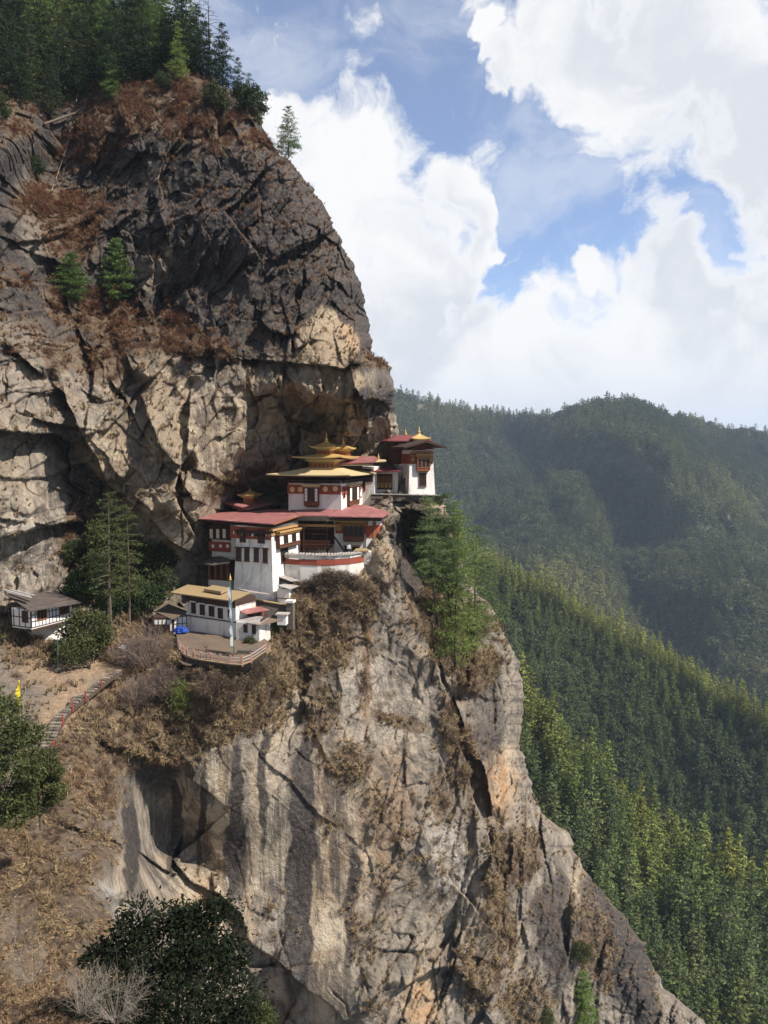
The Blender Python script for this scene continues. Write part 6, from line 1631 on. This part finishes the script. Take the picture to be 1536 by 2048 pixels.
for k, (x, y, s_) in enumerate([(354, 1324, .8), (368, 1334, .9), (384, 1340, .8), (402, 1346, .95), (420, 1350, .8), (438, 1352, 1.0), (456, 1354, .9), (474, 1356, 1.0), (492, 1354, 1.1), (508, 1346, 1.0), (524, 1334, 1.1), (540, 1318, 1.0), (552, 1298, .9), (345, 1345, 1.0), (415, 1370, 1.1), (465, 1376, 1.1)]):
    p = surf(x, y); o = bpy.data.objects.new("dry_bush", dbk); link(o); o.location = p - Vector((0, .5, .1)); o.scale = (s_ * 1.1, s_, s_ * .95); o.rotation_euler = (0, 0, k * 1.7)
    tag(o, "brown dry bush growing below the courtyard wall", "bush", "dry bushes below the courtyard wall")
# ================================================================== COURTYARD, STAIR AND SMALL THINGS
# courtyard fence: posts and rails along the edge
FP = [(359, 1297), (367, 1307), (374, 1311), (387, 1315), (401, 1318), (420.6, 1321), (440.7, 1324), (461, 1326.5), (485, 1328), (502.6, 1321), (532, 1301)]
posts = [at_z(x, y, ZC) for x, y in FP]
FN = thing("courtyard_fence", "low wooden fence with faded red posts and pale rails round the courtyard edge", "fence", posts[5])
for p in posts:
    MB().box(p + Vector((-.09, -.09, -.3)), (.18, 0, 0), (0, .18, 0), (0, 0, 1.25)).build("post", M_PINKPOST, FN)
for z in (.35, .72):
    for a, b in zip(posts[:-1], posts[1:]):
        MB().tube([a + Vector((0, -.03, z)), b + Vector((0, -.03, z))], .045, 5).build("rail", M_SLATE, FN)
CWL = thing("courtyard_wall", "dark mossy stone wall holding up the courtyard below the fence", "wall", posts[5])
cw = MB()
foot = [surf(x, y + 22 + 4 * math.sin(i * 2.1)) + Vector((0, .25, -.25)) for i, (x, y) in enumerate(FP)]
head = [p + Vector((0, -.3, -.06)) for p in posts]
for i in range(len(posts) - 1):
    n_ = 4; prev_ = None
    for k in range(n_):
        f0, f1 = k / n_, (k + 1) / n_
        h0, h1 = head[i].lerp(head[i + 1], f0), head[i].lerp(head[i + 1], f1)
        g0, g1 = foot[i].lerp(foot[i + 1], f0), foot[i].lerp(foot[i + 1], f1)
        in_ = Vector((0, .9, 0)); o_ = Vector((0, .10 * math.sin(i * 5 + k * 2.3), 0))
        m0, m1 = h0.lerp(g0, .5) + o_, h1.lerp(g1, .5) + o_
        cw.hexa([m0, m1, m1 + in_, m0 + in_], [h0, h1, h1 + in_, h0 + in_])
        cw.hexa([g0, g1, g1 + in_, g0 + in_], [m0 - o_ * 1.5, m1 - o_ * 1.5, m1 + in_, m0 + in_])
cw.build("stonework", simple("mossy_stone", (0.085, 0.062, 0.042), .95, .5, 3.5, dirt=(0.03, 0.028, 0.015), dscale=.9, bump=.8), CWL)
ce = MB()
for a, b in zip(posts[:-1], posts[1:]): ce.hexa([a + Vector((0, -.42, -.06)), b + Vector((0, -.42, -.06)), b + Vector((0, .2, -.06)), a + Vector((0, .2, -.06))], [a + Vector((0, -.42, .05)), b + Vector((0, -.42, .05)), b + Vector((0, .2, .05)), a + Vector((0, .2, .05))])
ce.build("edging", simple("earth_edging", (0.24, 0.17, 0.11), .95, .25, 2.0), CWL)
# the courtyard floor and the path, real sheets just above the rock
m_earth = simple("trodden_earth", (0.135, 0.098, 0.07), .95, .35, 1.2, dirt=(0.075, 0.055, 0.04), dscale=.5, bump=.4)
cy_ = MB(); pl = [at_z(x, y, ZC) for x, y in [(352, 1262), (356, 1296)] + FP[1:] + [(540, 1285), (522, 1272), (470, 1266)]]
cy_.slab([p + Vector((0, 0, .0)) for p in pl], (0, 0, -.2))
tag(cy_.build("courtyard_ground", m_earth), kind='structure')
# flag pole
p0 = at_z(468.5, 1308, ZC); hpole = 158 / FPX * p0.y
lean = Vector((-.32, 0, 0))
FPo = thing("prayer_flag_pole", "tall prayer flag pole with narrow pale banner and gilt top in the courtyard", "flag pole", p0)
MB().tube([p0, p0 + lean * .5 + Vector((0, 0, hpole * .5)), p0 + lean + Vector((0, 0, hpole * .97))], .085, 6, .05).build("pole", M_GREENP, FPo)
fl = MB()
for s_ in (-1, 1):
    pass
n_ = 22; prev = None
for k in range(n_):
    f0, f1 = .10 + .78 * k / n_, .10 + .78 * (k + 1) / n_
    a, b = p0 + lean * f0 + Vector((0, 0, hpole * f0)), p0 + lean * f1 + Vector((0, 0, hpole * f1))
    w0, w1 = .30 + .08 * math.sin(k * 1.3), .30 + .08 * math.sin((k + 1) * 1.3)
    y0, y1 = .12 * math.sin(k * .9), .12 * math.sin((k + 1) * .9)
    fl.hexa([a + Vector((-.03, -.09, 0)), a + Vector((-w0, -.09 + y0, 0)), a + Vector((-w0, -.06 + y0, 0)), a + Vector((-.03, -.06, 0))],
            [b + Vector((-.03, -.09, 0)), b + Vector((-w1, -.09 + y1, 0)), b + Vector((-w1, -.06 + y1, 0)), b + Vector((-.03, -.06, 0))])
fl.build("banner", M_FLAG, FPo)
finial(FPo, p0 + lean + Vector((0, 0, hpole * .965)), .85)
MB().box(p0 + Vector((-.35, -.35, -.1)), (.7, 0, 0), (0, .7, 0), (0, 0, .3)).build("base", M_STONE, FPo)
MB().box(p0 + Vector((-.42, -.12, 1.0)), (.3, 0, 0), (0, .05, 0), (0, 0, 1.1)).build("white_cloth", M_WPANE, FPo)
# raised stone bed and beams in the courtyard
pb_ = at_z(490, 1308, ZC)
tag(MB().box(pb_ + Vector((-.9, 0, -.1)), (1.9, -.2, 0), (.3, 1.6, 0), (0, 0, .55)).build("stone_bed", M_STONE), "low dark stone bed behind the fence beside the flag pole", "stone bed")
qa, qb = at_z(413, 1303, ZC), at_z(462, 1309, ZC)
tag(MB().tube([qa + Vector((0, 0, .25)), qb + Vector((0, 0, .2))], .11, 6).build("log_beam", M_BARK), "long wooden beam lying in the courtyard left of the flag pole", "beam")
qa, qb = at_z(432, 1310, ZC), at_z(466, 1314, ZC)
tag(MB().tube([qa + Vector((0, 0, .15)), qb + Vector((0, 0, .15))], .09, 6).build("log_beam", M_BARKD), "shorter dark beam at the foot of the flag pole", "beam")
qp = at_z(412.5, 1316, ZC)
tag(MB().tube([qp, qp + Vector((0, 0, 1.35))], .05, 5).tube([qp + Vector((-.22, 0, 1.3)), qp + Vector((.22, 0, 1.38))], .05, 5).build("wooden_stake", M_BARKD), "thin wooden stake with crossbar behind the courtyard fence", "stake")
# blue tarpaulin: draped crumpled cloth over a heap
import bmesh
bm = bmesh.new(); bmesh.ops.create_icosphere(bm, subdivisions=4, radius=1.0)
co = np.array([v.co[:] for v in bm.verts]); f = 1 + .35 * fbm(co[:, 0] * 2, co[:, 1] * 2, co[:, 2] * 2, 4, 7, .5, True)
for v, k in zip(bm.verts, f): v.co = Vector((v.co.x * .85 * k, v.co.y * .5 * k, max(-.15, v.co.z * .55 * k)))
me = bpy.data.meshes.new("blue_tarpaulin"); bm.to_mesh(me); bm.free(); me.materials.append(M_BLUE)
o = bpy.data.objects.new("blue_tarpaulin", me); link(o); o.location = at_z(362, 1267, ZC) + Vector((0, 0, .35)); tag(o, "crumpled bright blue tarpaulin heap beside the half timbered hut", "tarpaulin")
# ---------------------------------------------------------------- stone stair with handrail
SL = [(77, 1498), (85, 1468), (104, 1434), (120, 1420), (138, 1408), (141, 1391), (166, 1388), (172, 1378), (190, 1364), (212, 1350), (238, 1337)]
SR = [(104, 1500), (113, 1472), (125, 1442), (132, 1430), (140, 1419), (165, 1398), (172, 1393), (182, 1386), (197, 1374), (218, 1356), (245, 1338)]
def resample(pl, n):
    pl = np.array(pl, float); s = np.r_[0, np.cumsum(np.hypot(*np.diff(pl, axis=0).T))]; t = np.linspace(0, s[-1], n)
    return np.stack([np.interp(t, s, pl[:, 0]), np.interp(t, s, pl[:, 1])], 1)
NS = 34
L_, R_ = resample(SL, NS), resample(SR, NS)
sd = np.interp(np.linspace(0, 1, NS), [0, .3, .55, .75, 1], [70.8, 77, 81.5, 84.5, 88.0])
M_TREAD = simple('stair_tread', (0.235, 0.195, 0.155), .9, .35, 3.0, bump=.4)
STT = thing("stone_stair", "narrow stone stair climbing the dry slope with a wire handrail on red posts", "stair", P(110, 1470, 72))
LP, RP = [P(*L_[i], sd[i] - .5) for i in range(NS)], [P(*R_[i], sd[i] - .5) for i in range(NS)]
sb = MB()
for i in range(NS - 1):
    dn = Vector((0, 0, -.16)); lo_ = Vector((0, 0, -.6))
    sb.hexa([LP[i] + lo_, RP[i] + lo_, RP[i + 1] + lo_, LP[i + 1] + lo_], [LP[i] + dn, RP[i] + dn, RP[i + 1] + dn, LP[i + 1] + dn])
sb.build("stair_base", simple("stair_earth_shade", (0.075, 0.055, 0.04), .95, .3, 3.0), STT)  # dark earth, its colour also painting the shade of the risers between treads
for i in range(NS - 1):
    jt = .10 * math.sin(i * 2.7); f = .60 + .06 * math.sin(i * 1.9)
    a, b = LP[i], RP[i]; c, d = RP[i].lerp(RP[i + 1], f), LP[i].lerp(LP[i + 1], f)
    z = (a.z + b.z) / 2
    q = [Vector((p.x, p.y, z + .03 * math.sin(i * 3.1 + k))) for k, p in enumerate((a, b, c, d))]
    q[0].x += jt; q[1].x += jt * .7
    MB().slab(q, (0, 0, -.14)).build("step", M_TREAD if i % 3 else M_STONE, STT)
HR = thing("stair_handrail", "handrail of thin rails on short red posts along the right side of the stone stair", "railing", P(*R_[0], sd[0] - .5))
prev = None
for t in (0.05, .30, .44, .58, .76):
    i = int(t * (NS - 1)); p = P(R_[i][0] + 1, R_[i][1], sd[i] - .55)
    MB().box(p + Vector((-.07, -.07, -.5)), (.14, 0, 0), (0, .14, 0), (0, 0, 1.25)).build("post", M_REDPOST, HR)
    if prev is not None:
        for z in (.55, .95): MB().tube([prev + Vector((0, 0, z)), p + Vector((0, 0, z))], .024, 5).build("rail", M_STONE, HR)
    prev = p
# path and its things
def tri_sheet(name, pts, mat, lift):
    mb = MB(); pp = [surf(x, y) for x, y in pts]
    mb.slab([p + Vector((0, -.05, lift)) for p in pp], (0, .1, -.25)); return mb.build(name, mat)
b0 = surf(116, 1346)
tag(MB().tube([b0, b0 + Vector((.12, 0, 4.4))], .07, 6, .05).build("thin_pole", M_GREENP), "thin grey green pole standing beside the path below the timbered house", "pole")
a, b = lift_(112, 1347, .35), lift_(184, 1335, .35)
BN = thing("plank_bench", "long low plank bench along the dirt path beside the green bush", "bench", a)
MB().box(a + Vector((0, 0, .42)), b - a, (.05, .35, 0), (0, 0, .09)).build("seat", M_BARK, BN)
for f in (.08, .5, .92): MB().box(a.lerp(b, f) + Vector((-.08, 0, -.3)), (.16, 0, 0), (0, .3, 0), (0, 0, .72)).build("leg", M_BARKD, BN)
a, b = lift_(236, 1295, 1.2), lift_(254, 1302, 1.6)
tag(MB().slab([a, b, b + Vector((.35, .55, .28)), a + Vector((.35, .55, .28))], (0, 0, -.06)).build("tin_sheet", M_FLAG), "small pale tin sheet lying tilted in the shade above the stair", "tin sheet")
# yellow prayer flags by the tree at the left
for nm, (x, y0, y1, d, lb) in {"a": (44, 1448, 1354, 58, "tall yellow prayer flag on a pole behind the leafy tree"), "b": (48, 1540, 1483, 55, "small yellow prayer flag low beside the leafy tree and stair")}.items():
    p0 = P(x, y0, d); h = (y0 - y1) / FPX * d
    T_ = thing("prayer_flag", lb, "flag", p0)
    MB().tube([p0, p0 + Vector((0, 0, h))], .03, 5).build("pole", M_BARK, T_)
    mb = MB(); n_ = 10
    for k in range(n_):
        f0, f1 = .42 + .56 * k / n_, .42 + .56 * (k + 1) / n_
        w0, w1 = [.38 * (1 - .75 * max(0, f - .7) / .3) for f in (f0, f1)]
        a, b = p0 + Vector((0, 0, h * f0)), p0 + Vector((0, 0, h * f1))
        y0_, y1_ = .06 * math.sin(k), .06 * math.sin(k + 1)
        mb.hexa([a + Vector((-.02, -.05, 0)), a + Vector((-w0, -.05 + y0_, 0)), a + Vector((-w0, -.03 + y0_, 0)), a + Vector((-.02, -.03, 0))],
                [b + Vector((-.02, -.05, 0)), b + Vector((-w1, -.05 + y1_, 0)), b + Vector((-w1, -.03 + y1_, 0)), b + Vector((-.02, -.03, 0))])
    mb.build("banner", M_YEL, T_)
# ---------------------------------------------------------------- person in the doorway
pp = P(698, 1110, 107.4)
me = bpy.data.meshes.new("person")
sk = {'pelvis': (0, 0, .92, .15), 'waist': (0, 0, 1.08, .135), 'chest': (0, 0, 1.32, .165), 'neck': (0, -.01, 1.50, .06), 'head': (0, -.03, 1.58, .09), 'crown': (0, -.03, 1.70, .085),
      'shl': (-.19, 0, 1.42, .065), 'ell': (-.26, -.02, 1.14, .05), 'wrl': (-.23, -.12, .90, .038), 'hal': (-.22, -.15, .82, .04),
      'shr': (.19, 0, 1.42, .065), 'elr': (.26, -.02, 1.14, .05), 'wrr': (.22, -.14, .92, .038), 'har': (.20, -.18, .85, .04),
      'hil': (-.10, 0, .86, .10), 'knl': (-.11, -.03, .48, .07), 'anl': (-.11, .02, .09, .05), 'tol': (-.12, -.14, .04, .045),
      'hir': (.10, 0, .86, .10), 'knr': (.11, -.02, .48, .07), 'anr': (.11, .03, .09, .05), 'tor': (.12, -.13, .04, .045)}
ks = list(sk); E = [('pelvis', 'waist'), ('waist', 'chest'), ('chest', 'neck'), ('neck', 'head'), ('head', 'crown'), ('chest', 'shl'), ('shl', 'ell'), ('ell', 'wrl'), ('wrl', 'hal'), ('chest', 'shr'), ('shr', 'elr'), ('elr', 'wrr'), ('wrr', 'har'),
     ('pelvis', 'hil'), ('hil', 'knl'), ('knl', 'anl'), ('anl', 'tol'), ('pelvis', 'hir'), ('hir', 'knr'), ('knr', 'anr'), ('anr', 'tor')]
me.from_pydata([sk[k][:3] for k in ks], [(ks.index(a), ks.index(b)) for a, b in E], [])
po = bpy.data.objects.new("person", me); link(po); po.location = pp
po.modifiers.new("skin", 'SKIN')
sv = me.skin_vertices[0].data if len(me.skin_vertices) else me.attributes and None
if sv is None or not len(me.skin_vertices):
    bm = bmesh.new(); bm.from_mesh(me); bm.verts.layers.skin.verify(); bm.to_mesh(me); bm.free()
sv = me.skin_vertices[0].data
for i, k in enumerate(ks): sv[i].radius = (sk[k][3],) * 2; sv[i].use_root = (k == 'pelvis')
ms = po.modifiers.new("sub", 'SUBSURF'); ms.levels = 2; ms.render_levels = 2
pm, pt2, pb2 = new_mat("person_clothes")
tcg = pt2.node('ShaderNodeTexCoord').outputs['Object']; sx = pt2.node('ShaderNodeSeparateXYZ'); pt2.put(sx.inputs[0], tcg)
cc_ = pt2.mix(pt2.rng(sx.outputs[2], .93, .95), (0.06, 0.06, 0.08, 1), (0.62, 0.63, 0.66, 1)); cc_ = pt2.mix(pt2.rng(sx.outputs[2], 1.47, 1.49), cc_, (0.34, 0.2, 0.14, 1))
pt2.put(pb2.inputs['Base Color'], cc_); me.materials.append(pm)
tag(po, "person in pale shirt and dark trousers standing at the doorway below the oriel", "person")
ROOT[po.name] = Vector(pp)
hm = MB(); hm.lathe(pp + Vector((0, -.01, 1.62)), [(.098, 0), (.105, .06), (.085, .13), (.03, .16)], 10); hm.build("hair", M_PANE, po, smooth=True)
# ================================================================== HAZE
hb = MB(); hb.box((-1600, -210, -421), (5200, 0, 0), (0, 6300, 0), (0, 0, 640))
hz_m = bpy.data.materials.new("haze_air"); hz_m.use_nodes = True
ht = NT(hz_m.node_tree); ht.n.remove(ht.n['Principled BSDF'])
pv = ht.node('ShaderNodeVolumePrincipled')
pv.inputs['Color'].default_value = (0.66, 0.81, 1.0, 1)
pv.inputs['Density'].default_value = 0.000085
pv.inputs['Anisotropy'].default_value = 0.1
ht.l.new(pv.outputs[0], ht.n['Material Output'].inputs['Volume'])
hz = hb.build("haze", hz_m); tag(hz, kind='stuff')
